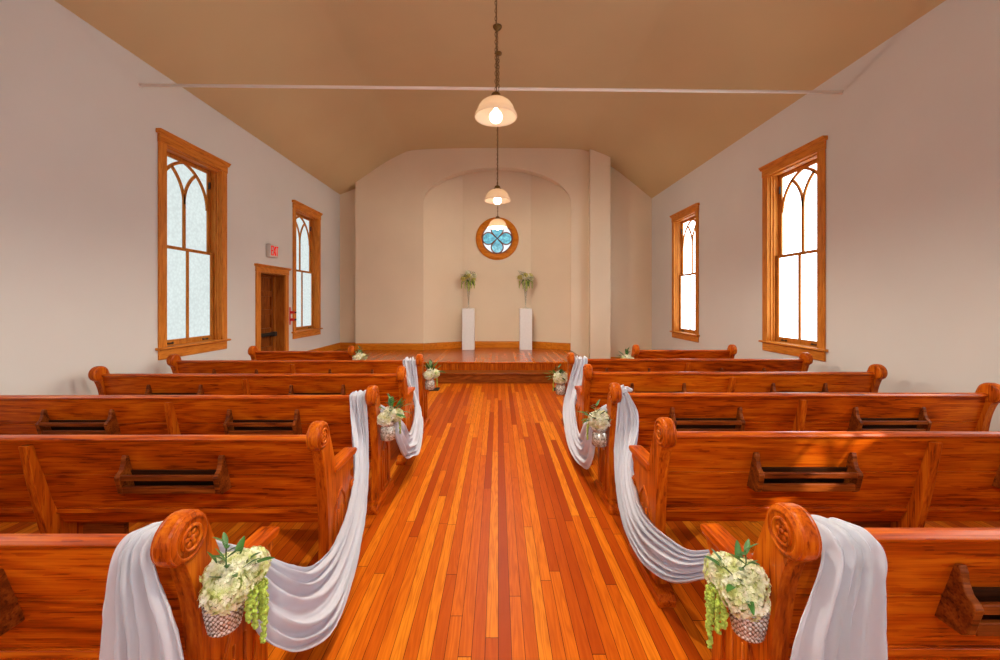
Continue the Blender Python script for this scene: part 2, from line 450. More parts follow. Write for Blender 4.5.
# window list: (y0, y1, z0, z1) of the casing's outer outline
WL = [(-1.52, -.32, .85, 3.6), (1.60, 2.80, .85, 3.6), (4.735, 5.92, .86, 3.60), (7.84, 9.04, .82, 3.55)]
WR = [(-1.50, -.35, .84, 3.53), (1.62, 2.76, .84, 3.53), (4.78, 5.90, .84, 3.53), (7.80, 8.97, .76, 3.48)]
CW = 0.11
def opening(w): return (w[0]+CW-.02, w[1]-CW+.02, w[2]+.13, w[3]-.13)
DOOR = (6.76, 7.55, 0.0, 2.06)

def side_wall(name, x_in, x_out, holes, ztop):
    bm = B()
    ys = sorted({YB-.2, YE+.6} | {v for h in holes for v in h[:2]})
    for y0, y1 in zip(ys, ys[1:]):
        ym = (y0+y1)/2
        hs = sorted([h for h in holes if h[0] <= ym <= h[1]], key=lambda h: h[2])
        z = -.05
        for h in hs:
            if h[2] > z + .01: box(bm, min(x_in, x_out), max(x_in, x_out), y0, y1, z, h[2])
            z = h[3]
        box(bm, min(x_in, x_out), max(x_in, x_out), y0, y1, z, ztop)
    o = obj(name, bm, M['wall']); tag(o, kind='structure'); return o
side_wall('wall_left', XL, XL-.3, [opening(w) for w in WL] + [DOOR], 4.36)
side_wall('wall_right', XR, XR+.3, [opening(w) for w in WR], 4.26)

# ceiling shell
bm = B()
cp = list(CEIL)
prism(bm, cp + [(XR+.3, 4.19), (XR+.3, 5.7), (XL-.3, 5.7), (XL-.3, 4.29)], 1, YB-.2, YE+.6)
o = obj('ceiling', bm, M['ceil'], smooth=True); o.data.set_sharp_from_angle(angle=math.radians(30)); tag(o, kind='structure')

# wall behind the camera that holds two added windows for light
o = obj('wall_back', prism(B(), [(XL-.3, -.05), (XR+.3, -.05), (XR+.3, 5.6), (XL-.3, 5.6)], 1, YB-.25, YB), M['wall']); tag(o, kind='structure')

# end wall, altar wall with the arched recess
AX0, AX1 = -1.84, 1.80
AXC, AXH = (AX0+AX1)/2, (AX1-AX0)/2
def arch_z(x):
    t = max(-1, min(1, (x-AXC)/AXH))
    return 4.0 + 0.88*math.sqrt(max(0, 1-t*t))
bm = B()
xs = sorted({-3.53, 2.26, AX0, AX1} | {AXC + AXH*math.sin(PI/2*k/24) for k in range(-24, 25)} | {x for x, z in CEIL if -3.53 < x < 2.26})
cols = []
for x in xs:
    inside = AX0 < x < AX1
    zb = -.05 if not inside else arch_z(x)
    cols.append((x, zb, ceil_z(x)+.03))
TH = .22
for (xa, za, ta), (xb, zb, tb) in zip(cols, cols[1:]):
    mid = (xa+xb)/2
    if AX0 < mid < AX1: za, zb = arch_z(xa), arch_z(xb)
    else: za = zb = -.05
    va = [bm.verts.new(p) for p in ((xa, YA, za), (xb, YA, zb), (xb, YA, tb), (xa, YA, ta), (xa, YA+TH, za), (xb, YA+TH, zb), (xb, YA+TH, tb), (xa, YA+TH, ta))]
    for f in ((0,1,2,3), (4,7,6,5), (0,4,5,1)): bm.faces.new([va[i] for i in f])
# returns at both edges
for x in (-3.53, AX0, AX1, 2.26):
    z1 = 4.0 if x in (AX0, AX1) else ceil_z(x)+.03
    v = [bm.verts.new(p) for p in ((x, YA, -.05), (x, YE+.3, -.05), (x, YE+.3, z1), (x, YA, z1))]
    bm.faces.new(v)
bmesh.ops.remove_doubles(bm, verts=bm.verts[:], dist=1e-5)
o = obj('wall_end', bm, M['altar']); tag(o, kind='structure')
# recess back: flat centre with canted sides
AYB = 10.42
bm = B()
path = [(AX0-.02, YA+.02), (-.92, AYB), (.86, AYB), (AX1+.02, YA+.02)]
for (xa, ya), (xb, yb) in zip(path, path[1:]):
    v = [bm.verts.new(p) for p in ((xa, ya, -.05), (xb, yb, -.05), (xb, yb, 5.0), (xa, ya, 5.0))]; bm.faces.new(v)
v = [bm.verts.new((x, y, 4.98)) for x, y in path]; bm.faces.new(v)
bmesh.ops.remove_doubles(bm, verts=bm.verts[:], dist=1e-5)
o = obj('wall_alcove', bm, M['altar']); tag(o, kind='structure')
o = obj('wall_far', box(B(), XL-.3, XR+.3, YE+.45, YE+.6, -.05, 5.6), M['altar']); tag(o, kind='structure')
bm = B()
box(bm, XL-.1, -3.5, YE, YE+.2, -.05, 5.4); box(bm, 2.2, XR+.1, YE, YE+.2, -.05, 5.4)
o = obj('wall_corner', bm, M['altar']); tag(o, kind='structure')
# square chimney breast right of the platform
bm = B()
xa, xb = 2.245, 2.74
v = [(xa, YA-.16), (xb, YA-.16), (xb, YE+.1), (xa, YE+.1)]
lo = [bm.verts.new((x, y, -.02)) for x, y in v]; hi = [bm.verts.new((x, y, ceil_z(x)+.03)) for x, y in v]
for i in range(4): bm.faces.new((lo[i], lo[(i+1) % 4], hi[(i+1) % 4], hi[i]))
bm.faces.new(hi)
o = obj('wall_chimney', bm, M['altar']); tag(o, kind='structure')

# platform (raised altar floor), beadboard riser, box step
o = obj('platform_floor', box(B(), XL, PLAT_X1+.02, PLAT_Y-.03, AYB+.05, PLAT_Z-.035, PLAT_Z), M['stage'], bevel=.008)
tag(o, kind='structure')
bm = B()
x = XL; w = .036
while x < PLAT_X1 - .001:
    x1 = min(x+w, PLAT_X1)
    prism(bm, [(x, PLAT_Y), (x+.005, PLAT_Y-.007), (x1-.005, PLAT_Y-.007), (x1, PLAT_Y), (x1, PLAT_Y+.03), (x, PLAT_Y+.03)], 2, 0.0, PLAT_Z-.036)
    x = x1
box(bm, PLAT_X1-.02, PLAT_X1, PLAT_Y+.03, AYB, 0, PLAT_Z-.036)
o = obj('trim_1', bm, M['oak_z']); tag(o, kind='structure')
st = empty('box_step', (0, 7.62, 0)); tag(st, 'dark wooden box step along the front of the platform', 'step')
obj('riser', box(B(), -1.14, 1.16, 0, .29, 0, .165), M['step'], st, bevel=.004)
obj('tread', box(B(), -1.16, 1.18, -.03, .295, .165, .20), M['step'], st, bevel=.012)

# baseboards
def base_run(name, pts, z0, h, t=.022):
    bm = B()
    for (xa, ya), (xb, yb) in zip(pts, pts[1:]):
        d = Vector((xb-xa, yb-ya, 0)).normalized(); n = Vector((d.y, -d.x, 0)) * t
        prof = [(0, 0), (1, 0), (1, h-.035), (.75, h-.02), (.6, h), (0, h)]
        A = [bm.verts.new((xa + n.x*u, ya + n.y*u, z0+v)) for u, v in prof]
        C = [bm.verts.new((xb + n.x*u, yb + n.y*u, z0+v)) for u, v in prof]
        k = len(prof); bm.faces.new(A); bm.faces.new(C[::-1])
        for i in range(k): bm.faces.new((A[i], A[(i+1) % k], C[(i+1) % k], C[i]))
    o = obj(name, bm, M['trim_x']); tag(o, kind='structure'); return o
base_run('baseboard_left', [(XL, PLAT_Y), (XL, YE), (-3.53, YE)], PLAT_Z, .155)
base_run('baseboard_end', [(-3.53, YA), (AX0, YA), (-.92, AYB), (.86, AYB), (AX1, YA)], PLAT_Z, .165)
base_run('baseboard_corner', [(2.74, YE), (XR, YE), (XR, YB)], 0, .15)
base_run('baseboard_nave', [(XL, YB), (XL, 6.64)], 0, .15)

# ------------------------------------------------------------------ windows
def rail_u(bm, side, x_wall, y0, y1, z0, z1, d0, d1):
    """box in wall coordinates: d = distance from the wall face into the room (+) or into the wall (-)"""
    s = 1 if side == 'L' else -1
    xa, xb = x_wall + s*d0, x_wall + s*d1
    box(bm, min(xa, xb), max(xa, xb), y0, y1, z0, z1)

def make_window(idx, side, w, pane, pane2=None):
    xw = XL if side == 'L' else XR
    s = 1 if side == 'L' else -1
    y0, y1, z0, z1 = w
    R = lambda bm, a, b_, c, d, e, f: rail_u(bm, side, xw, a, b_, c, d, e, f)
    root = empty('window_%d' % idx, (0, 0, 0)); root['kind'] = 'structure'
    oy0, oy1, oz0, oz1 = opening(w)
    iy0, iy1 = y0+CW, y1-CW
    # casing
    bm = B()
    R(bm, y0, iy0, oz0, z1-.13, 0, .025); R(bm, iy1, y1, oz0, z1-.13, 0, .025)
    obj('side_casing', bm, M['trim_z'], root, bevel=.005)
    bm = B()
    R(bm, y0-.005, y1+.005, z1-.15, z1-.05, 0, .03)
    prof = [(0, z1-.05), (.035, z1-.05), (.042, z1-.035), (.06, z1-.012), (.065, z1), (0, z1)]
    prism(bm, [(xw + s*d, z) for d, z in prof], 1, y0-.03, y1+.03)
    obj('head_casing', bm, M['trim_y'], root, bevel=.003)
    # jambs: stepped reveal
    bm = B(); DP = -.115
    for (a, c) in ((oy0-.002, oy0+.022), (oy1-.022, oy1+.002)): R(bm, a, c, oz0, oz1, DP-.08, 0)
    for (a, c) in ((oy0+.02, oy0+.036), (oy1-.036, oy1-.02)):
        R(bm, a, c, oz0, oz1-.02, -.04, -.02); R(bm, a, c, oz0, oz1-.02, -.08, -.06)
    obj('jamb', bm, M['trim_z'], root, bevel=.003)
    bm = B()
    R(bm, oy0, oy1, oz1-.022, oz1+.002, DP-.08, 0)
    for d in (-.03, -.055, -.08): R(bm, oy0+.02, oy1-.02, oz1-.042, oz1-.02, d, d+.017)
    obj('head_jamb', bm, M['trim_y'], root, bevel=.002)
    # stool and apron
    bm = B()
    prism(bm, [(xw + s*d, z) for d, z in ((-.25, oz0-.012), (.05, oz0-.012), (.065, oz0), (.05, oz0+.016), (-.25, oz0+.016))], 1, y0-.035, y1+.035)
    obj('sill', bm, M['trim_y'], root, bevel=.003)
    bm = B(); R(bm, y0, y1, z0, oz0-.012, 0, .024)
    obj('apron', bm, M['trim_y'], root, bevel=.005)
    # sashes
    gy0, gy1 = oy0+.036+.045, oy1-.036-.045
    sy0, sy1 = oy0+.022, oy1-.022
    zm = oz0 + (oz1-oz0)*.505
    d_up, d_lo = DP-.025, DP+.02
    bm = B()
    R(bm, sy0, gy0, oz0+.014, zm+.02, d_lo-.035, d_lo); R(bm, gy1, sy1, oz0+.014, zm+.02, d_lo-.035, d_lo)
    R(bm, gy0, gy1, oz0+.014, oz0+.085, d_lo-.035, d_lo); R(bm, gy0, gy1, zm-.02, zm+.02, d_lo-.035, d_lo)
    yc = (gy0+gy1)/2
    R(bm, yc-.021, yc+.021, oz0+.085, zm-.02, d_lo-.03, d_lo-.004)
    lo = obj('lower_sash', bm, M['sash'], root, bevel=.003)
    bm = B()
    for q in (gy0+.12, gy1-.12):
        R(bm, q-.045, q+.045, oz0+.035, oz0+.047, d_lo, d_lo+.02); R(bm, q-.05, q-.03, oz0+.03, oz0+.055, d_lo, d_lo+.006); R(bm, q+.03, q+.05, oz0+.03, oz0+.055, d_lo, d_lo+.006)
    obj('sash_lift', bm, M['iron'], lo)
    bm = B()
    R(bm, sy0, gy0, zm-.02, oz1-.02, d_up-.035, d_up); R(bm, gy1, sy1, zm-.02, oz1-.02, d_up-.035, d_up)
    zt = oz1-.075
    R(bm, gy0, gy1, zt, oz1-.02, d_up-.035, d_up); R(bm, gy0, gy1, zm-.02, zm+.02, d_up-.035, d_up-.001)
    # intersecting gothic bars
    hw = (gy1-gy0)/2; zs = zt - .56*hw/.43*.98
    R(bm, yc-.021, yc+.021, zm+.02, zs+.03, d_up-.03, d_up-.004)
    rise = zt - zs + .01
    rad = (hw*hw + rise*rise)/(2*hw)
    dm = d_up-.017
    def arc(cy, sgn, a_end, hwid=.019):
        n = 18; prev = None; L = []
        for k in range(n+1):
            a = a_end*k/n; L.append((cy + sgn*rad*math.cos(a), zs + rad*math.sin(a), math.cos(a)*sgn, math.sin(a)))
        pts_in = [(y - nx*hwid, z - nz*hwid) for y, z, nx, nz in L]; pts_out = [(y + nx*hwid, z + nz*hwid) for y, z, nx, nz in L]
        for i in range(n):
            quad = [pts_in[i], pts_in[i+1], pts_out[i+1], pts_out[i]]
            xa, xb = xw + s*(dm-.013), xw + s*(dm+.013)
            A = [bm.verts.new((xa, y, z)) for y, z in quad]; C = [bm.verts.new((xb, y, z)) for y, z in quad]
            bm.faces.new(A); bm.faces.new(C[::-1])
            for q in range(4): bm.faces.new((A[q], A[(q+1) % 4], C[(q+1) % 4], C[q]))
    a_top = math.asin(min(1, rise/rad))
    arc(gy1-rad, 1, a_top); arc(gy0+rad, -1, a_top)
    a_in = math.acos(max(-1, (rad-hw/2)/rad))
    arc(yc-rad, 1, a_in); arc(yc+rad, -1, a_in)
    up = obj('upper_sash', bm, M['sash'], root)
    bm = B(); R(bm, gy1+.008, gy1+.03, zt-.22, zt-.12, d_up, d_up+.02)
    obj('latch', bm, M['iron'], up)
    # glass
    bm = B()
    R(bm, gy0-.01, gy1+.01, oz0+.08, zm, d_lo-.022, d_lo-.018)
    zsplit = zm if not pane2 else zt-.42  # unseen window's clear top strip, cut to shape the sun patch on the pew
    R(bm, gy0-.01, gy1+.01, zm, (zt+.01) if not pane2 else zsplit, d_up-.026, d_up-.022)
    if pane2:
        b2 = B(); R(b2, gy0-.01, gy1+.01, zsplit, zt+.01, d_up-.026, d_up-.022); obj('clear_pane', b2, pane2, root)
    obj('pane', bm, pane, root)
    return root
for i, w in enumerate(WL): make_window(i+1, 'L', w, M['pane_l'] if i > 1 else M['pane_l0'])
for i, w in enumerate(WR): make_window(i+5, 'R', w, M['pane_r'] if i > 1 else M['pane_r0'], None if i else M['pane_sun'])

# two unseen tall windows added behind the camera to light the room
for i, xc in enumerate((-2.1, 2.0)):
    root = empty('window_%d' % (10+i), (xc, YB, 0)); root['kind'] = 'structure'
    bm = B(); box(bm, -.72, -.60, 0, .03, .9, 3.7); box(bm, .60, .72, 0, .03, .9, 3.7)
    obj('side_casing', bm, M['trim_z'], root, bevel=.005)
    bm = B(); box(bm, -.76, .76, 0, .04, 3.7, 3.86); box(bm, -.78, .78, 0, .06, .86, .9); box(bm, -.72, .72, 0, .024, .72, .86)
    obj('head_casing', bm, M['trim_x'], root, bevel=.005)
    bm = B(); box(bm, -.60, .60, 0, .02, 2.28, 2.34); box(bm, -.02, .02, 0, .018, .9, 3.7)
    obj('sash', bm, M['sash'], root)
    obj('pane', box(B(), -.60, .60, .002, .006, .9, 3.7), M['pane_b'], root)

# round window
RW = Vector((-.02, AYB, 3.20))
root = empty('window_9', RW); root['kind'] = 'structure'
obj('round_frame', lathe(B(), [(.40, -.03), (.415, -.055), (.45, -.065), (.53, -.055), (.555, -.03), (.56, .0), (.40, .0)], 64, axis='y', closed=True), M['trim_x'], root, smooth=True)
bm = B()
def bar(pts, closed=False, w=.016): tube(bm, pts, w, 6, closed)
rl = .155; dl = .228
petals = []
for k in range(4):
    a0 = k*PI/2
    ca, sa = math.cos(a0), math.sin(a0)
    L = []
    # teardrop: point at centre, round lobe outside; the flanks lie on the diagonals
    for q in range(29):
        t = -PI*0.70 + 1.40*PI*q/28
        px, pz = dl + rl*math.cos(t), rl*math.sin(t)
        L.append((px, pz))
    out = [(0, 0)] + L
    petals.append([(x_*ca - z_*sa, x_*sa + z_*ca) for x_, z_ in out])
    bar([(x_*ca - z_*sa, -.025, x_*sa + z_*ca) for x_, z_ in out], True)
bar([(.392*math.cos(2*PI*k/48), -.025, .392*math.sin(2*PI*k/48)) for k in range(48)], True, .016)
obj('quatrefoil_bars', bm, M['lead'], root, smooth=True)
bm = B()
for P in petals:
    A = [bm.verts.new((x_, -.018, z_)) for x_, z_ in P]
    bm.faces.new(A)
obj('blue_pane', bm, M['blue_glass'], root)
obj('pale_pane', lathe(B(), [(.40, -.012), (.40, -.006)], 48, axis='y'), M['clear_lit'], root)

# ------------------------------------------------------------------ door, exit sign, bracket
root = empty('door_1', (0, 0, 0)); root['kind'] = 'structure'
dy0, dy1, dz1 = DOOR[0], DOOR[1], DOOR[3]
bm = B(); box(bm, XL, XL+.024, dy0-.12, dy0+.005, 0, dz1); box(bm, XL, XL+.024, dy1-.005, dy1+.115, 0, dz1)
obj('door_casing', bm, M['trim_z'], root, bevel=.004)
bm = B(); box(bm, XL, XL+.028, dy0-.125, dy1+.12, dz1, dz1+.09)
prism(bm, [(XL, dz1+.09), (XL+.035, dz1+.09), (XL+.06, dz1+.115), (XL+.062, dz1+.13), (XL, dz1+.13)], 1, dy0-.15, dy1+.145)
obj('door_head', bm, M['trim_y'], root, bevel=.003)
bm = B(); box(bm, XL-.29, XL, dy0-.001, dy0+.02, 0, dz1); box(bm, XL-.29, XL, dy1-.02, dy1+.001, 0, dz1); box(bm, XL-.29, XL, dy0, dy1, dz1-.02, dz1+.001)
box(bm, XL-.165, XL-.15, dy1-.09, dy1-.02, 0, dz1-.02)
obj('door_jamb', bm, M['jamb'], root)
bm = B(); X0, X1 = XL-.21, XL-.17
box(bm, X0, X1, dy0+.02, dy0+.13, .01, dz1-.02); box(bm, X0, X1, dy1-.13, dy1-.02, .01, dz1-.02)
npan = 6; ph = (dz1-.03)/npan
for k in range(npan+1):
    zc = .01 + k*ph
    box(bm, X0, X1, dy0+.13, dy1-.13, max(.01, zc-.05), min(dz1-.02, zc+.05))
for k in range(npan): box(bm, X0+.004, X1-.028, dy0+.12, dy1-.12, .01+k*ph+.04, .01+(k+1)*ph-.04)
obj('door_leaf', bm, M['door'], root, bevel=.004)
bm = B(); box(bm, X1, X1+.06, dy0+.06, dy1-.10, .93, .99); box(bm, X1, X1+.075, dy1-.17, dy1-.07, .915, 1.0); box(bm, X1, X1+.075, dy0+.05, dy0+.12, .915, 1.0)
obj('push_bar', bm, M['iron'], root, bevel=.01)

es = empty('exit_sign', (XL, 7.06, 2.45)); tag(es, 'small white box sign with red EXIT letters above the side door', 'exit sign')
obj('housing', box(B(), 0, .085, -.12, .13, -.115, .115), M['exit_white'], es, bevel=.012)
bm = B()
# letters read left to right for someone facing the wall from the room: from low y to high y
def letter(strokes, y0, w=.052, h=.15, t=.016):
    for (u0, v0, u1, v1) in strokes:
        a = Vector((0, y0+u0*w, (v0-.5)*h)); c = Vector((0, y0+u1*w, (v1-.5)*h))
        d = (c-a).normalized(); n = Vector((0, -d.z, d.y))*t/2
        q = [a+n-d*t*.3, a-n-d*t*.3, c-n+d*t*.3, c+n+d*t*.3]
        A = [bm.verts.new((.0852, p.y, p.z)) for p in q]; C = [bm.verts.new((.089, p.y, p.z)) for p in q]
        bm.faces.new(A); bm.faces.new(C[::-1])
        for i in range(4): bm.faces.new((A[i], A[(i+1) % 4], C[(i+1) % 4], C[i]))
letter([(0,0,0,1), (0,1,1,1), (0,.5,.85,.5), (0,0,1,0)], -.095)
letter([(0,0,1,1), (0,1,1,0)], -.033)
letter([(.5,0,.5,1)], .015, w=.04)
letter([(0,1,1,1), (.5,0,.5,1)], .058)
obj('lettering', bm, M['exit_red'], es)

br = empty('wall_bracket', (XL, 7.74, 1.28)); tag(br, 'narrow red wall bracket with two dark clips beside the side door', 'bracket')
obj('strip', box(B(), 0, .012, -.018, .018, -.17, .17), M['red'], br, bevel=.003)
for dz in (.07, -.07):
    bm = B(); box(bm, .012, .10, -.02, .02, dz-.025, dz+.025)
    c_ = obj('clip', bm, M['red'], br, bevel=.006)
    obj('buckle', box(B(), .10, .125, -.016, .016, dz-.016, dz+.016), M['iron'], c_, bevel=.004)

for i, (px, lab) in enumerate(((-1.12, 'small dark metal plate on the floor at the left end of the box step'), (1.06, 'small dark metal plate on the floor at the right end of the box step'))):
    bm = B(); box(bm, -.08, .08, -.11, .11, 0, .012)
    for k in range(6): box(bm, -.07, .07, -.095+k*.034, -.08+k*.034, .012, .018)
    o = obj('floor_register', bm, M['iron']); o.location = (px, 7.08, 0); tag(o, lab, 'floor vent')

# tie rod
tr = empty('tie_rod', (0, 4.46, 3.93)); tag(tr, 'thin pale tie rod spanning the room below the ceiling', 'tie rod')
obj('rod', tube(B(), [(XL, .04, .06), (XR, .10, .01)], .017, 10), M['rod'], tr, smooth=True)
for x_, yy, zz, s in ((XL, .04, .06, 1), (XR, .10, .01, -1)):
    obj('anchor_plate', lathe(B(), [(.024, 0), (.024, s*.005), (.016, s*.01), (.016, s*.02)], 16, center=(x_, yy, zz), axis='x'), M['rod'], tr, smooth=True)

# ------------------------------------------------------------------ pendant lamps
def make_pendant(y, rim, x=-.02, swag=False, label='', wide=False):
    root = empty('pendant_lamp', (x, y, rim)); tag(root, label, 'pendant lamp', 'pendant lamps along the aisle')
    prof = [(.180, 0.0), (.182, .006), (.176, .028), (.166, .045), (.160, .052), (.158, .066), (.148, .092), (.126, .122), (.095, .146), (.06, .160), (.035, .166), (.033, .160), (.058, .153), (.092, .139), (.122, .116), (.142, .088), (.151, .064), (.154, .048), (.168, .026), (.174, .004)]
    obj('glass_shade', lathe(B(), prof, 64, closed=True, wob=lambda j, k: 1 + (.012*math.cos(k*PI*2/64*32) if j in (0, 1, 19) else 0)), M['shade'], root, smooth=True)
    obj('brass_cap', lathe(B(), [(.0, .225), (.012, .225), (.016, .215), (.034, .208), (.04, .195), (.036, .186), (.05, .178), (.058, .165), (.05, .160), (.0, .158)], 24), M['brass'], root, smooth=True)
    obj('socket', lathe(B(), [(0, .158), (.024, .158), (.024, .085), (.018, .078), (0, .078)], 16), M['brass'], root, smooth=True)
    bp = [(.0, .085), (.014, .082)] + [(.056*math.sin(a), .012 - .056*math.cos(a)*-1) for a in [PI*k/12 for k in range(2, 12)]] + [(.0, -.044)]
    bp = [(0, .088), (.016, .085), (.018, .068), (.034, .052), (.048, .034), (.055, .012), (.052, -.010), (.040, -.030), (.022, -.041), (0, -.045)]
    obj('bulb', lathe(B(), bp, 24), M['bulb'], root, smooth=True)
    bm = B()
    zt = 5.355-rim; z = .228; k = 0
    cz_ = zt - .06
    while z < cz_ - .005:
        L = []
        for q in range(8):
            a = 2*PI*q/8
            u, v = .0085*math.cos(a), .021*math.sin(a)
            L.append((u, 0, z+.017+v) if k % 2 == 0 else (0, u, z+.017+v))
        tube(bm, L, .0032, 5, True); z += .0335; k += 1
    tube(bm, [(.004, .004, .225), (.006, .003, (cz_+.225)/2), (.004, .004, cz_+.01)], .003, 5)
    obj('chain', bm, M['brass'], root, smooth=True)
    obj('ceiling_canopy', lathe(B(), [(0, zt-.07), (.012, zt-.068), (.02, zt-.05), (.05, zt-.03), (.062, zt-.008), (.062, zt+.004), (0, zt+.004)], 24), M['brass'], root, smooth=True)
    if swag:
        bm = B(); hz = .55
        lathe(bm, [(0, hz+.012), (.018, hz+.012), (.026, hz+.004), (.026, hz-.008), (.014, hz-.016), (0, hz-.016)], 16, center=(.026, 0, 0))
        tube(bm, [(-.012, 0, hz), (.02, 0, hz)], .007, 8)
        hk = obj('hook', bm, M['brass'], root, smooth=True)
        bm = B(); z = .23; k = 0
        while z < hz-.03:
            L = [(.024+(.006*math.cos(a) if k % 2 else 0), (0 if k % 2 else .006*math.cos(a)), z+.014+.017*math.sin(a)) for a in [2*PI*q/8 for q in range(8)]]
            tube(bm, L, .0025, 5, True); z += .027; k += 1
        obj('slack_chain', bm, M['brass'], hk, smooth=True)
    ld = bpy.data.lights.new('lamp_light', 'POINT' if wide else 'SPOT'); ld.energy = LAMP_W * (.62 if wide else 1)
    if not wide: ld.spot_size = math.radians(172); ld.spot_blend = .5
    ld.color = (1.0, .89, .73); ld.shadow_soft_size = .05
    lo = bpy.data.objects.new('lamp_light', ld); COL.objects.link(lo); lo.location = (x, y, rim-.075)
    return root
LAMP_W = 172
make_pendant(3.42, 3.125, -.018, True, 'pendant lamp nearest the camera, hook on its chain')
make_pendant(5.53, 2.945, -.008, False, 'middle pendant lamp, hanging just above the round window')
make_pendant(1.25, 3.2, -.018, False, 'added pendant lamp for fill light, out of view above the camera')  # this lamp and the next are added, unseen, to brighten the foreground
make_pendant(-.9, 3.1, -.018, False, 'added pendant lamp for fill light, unseen behind the camera')
make_pendant(7.66, 2.975, -.006, False, 'farthest pendant lamp, overlapping the top of the round window', True)

# ------------------------------------------------------------------ pews
S = 0.885
def row_y(k): return (k + .32) * S

def end_outline():
    rear = spline([(.045, .05), (.06, .2), (.058, .38), (.042, .55), (.018, .70), (-.008, .785), (-.03, .83)], 5)
    head = []
    hc = (-.005, .892); hr = .072
    for k in range(19):
        a = math.radians(232 - k*(232-22)/18)
        head.append((hc[0] + hr*math.cos(a), hc[1] + hr*math.sin(a)))
    front = spline([(.082, .865), (.115, .785), (.145, .71), (.168, .662), (.19, .64), (.24, .632), (.40, .632)], 4)
    scroll = spline([(.42, .622), (.425, .60), (.40, .575), (.378, .545), (.376, .515), (.395, .495), (.425, .480)], 4)
    knob = []
    for k in range(9):
        a = math.radians(60 - k*150/8)
        knob.append((.392 + .042*math.cos(a), .445 + .042*math.sin(a)))
    tail = spline([(.385, .395), (.378, .36), (.385, .30), (.39, .05)], 4)
    return rear + head + front + scroll + knob + tail

END_OUT = end_outline()

def make_end(root, x, out):
    """bench end at local x (outer face), out = +1 when the outer face looks to +X"""
    t = .055
    e = obj('pew_end', prism(B(), END_OUT, 0, min(x, x-out*t), max(x, x-out*t)), M['oak_z'], root, bevel=.010, seg=2, angle=35)
    # head roll, a little thicker than the slab
    xm = x - out*t/2; hw = .034
    prof = [(0, -hw), (.058, -hw), (.069, -hw+.006), (.0755, -hw+.018), (.0755, hw-.018), (.069, hw-.006), (.060, hw), (.056, hw+.001), (.052, hw-.003), (0, hw-.003)]
    prof = [(r, h if out > 0 else -h) for r, h in prof]
    obj('head_roll', lathe(B(), prof, 36, center=(xm, -.005, .892), axis='x'), M['oak_z'], e, smooth=False, bevel=.002)
    # carved rosette on the outer face
    xf = xm + out*(hw-.003)
    bm = B()
    ring = [(xf + out*.002, -.005+.035*math.cos(2*PI*k/28), .892+.035*math.sin(2*PI*k/28)) for k in range(28)]
    tube(bm, ring, .0055, 6, True)
    for k in range(6):
        a = 2*PI*k/6
        c = Vector((xf, -.005+.018*math.cos(a), .892+.018*math.sin(a)))
        bmesh.ops.create_uvsphere(bm, u_segments=10, v_segments=6, radius=1, matrix=Matrix.Translation(c) @ Matrix.Rotation(a, 4, 'X') @ Matrix.Diagonal((.0045, .011, .008, 1)))
    bmesh.ops.create_uvsphere(bm, u_segments=10, v_segments=6, radius=1, matrix=Matrix.Translation((xf, -.005, .892)) @ Matrix.Diagonal((.009, .009, .009, 1)))
    obj('rosette', bm, M['oak_z'], e, smooth=True)
    # small disc on the front scroll
    bm = B()
    pr = [(0, 0), (.036, 0), (.038, .006), (.030, .010), (.026, .005), (.014, .004), (.012, .010), (0, .012)]
    lathe(bm, [(r, out*h) for r, h in pr], 24, center=(x, .392, .445), axis='x')
    obj('scroll_disc', bm, M['oak_z'], e, smooth=False)
    # gothic arch moulding with a sunk panel line
    bm = B()
    yc, hwid, zb, zs, rise = .215, .085, .11, .34, .17
    rad = (hwid*hwid + rise*rise)/(2*hwid); am = math.asin(min(1, rise/rad))
    L = [(yc-hwid, zb), (yc-hwid, zs)]
    L += [(yc-hwid+rad - rad*math.cos(a), zs+rad*math.sin(a)) for a in [am*k/8 for k in range(1, 9)]]
    L += [(yc+hwid-rad + rad*math.cos(a), zs+rad*math.sin(a)) for a in [am*(8-k)/8 for k in range(1, 9)]]
    L += [(yc+hwid, zb)]
    tube(bm, [(x+out*.001, a, c) for a, c in L], .0085, 6, True)
    for q in (-.03, .03): tube(bm, [(x+out*.001, yc+q, zb), (x+out*.001, yc+q, zs+.06)], .006, 6)
    obj('arch_molding', bm, M['oak_z'], e, smooth=True)
    # foot
    bm = B()
    prism(bm, [(-.03, 0), (.44, 0), (.445, .03), (.43, .055), (.405, .07), (.02, .07), (-.01, .06), (-.032, .035)], 0, x-out*(t+.018) if out > 0 else x-.018, x+.018 if out > 0 else x+(t+.018))
    obj('foot', bm, M['oak_y'], e, bevel=.006)
    # arm rest
    bm = B(); xm = x - out*t/2
    prism(bm, [(.135, .632), (.44, .628), (.458, .636), (.462, .650), (.452, .662), (.42, .666), (.16, .672), (.135, .668)], 0, xm-.038, xm+.038)
    obj('arm_rest', bm, M['oak_y'], e, bevel=.008)
    return e

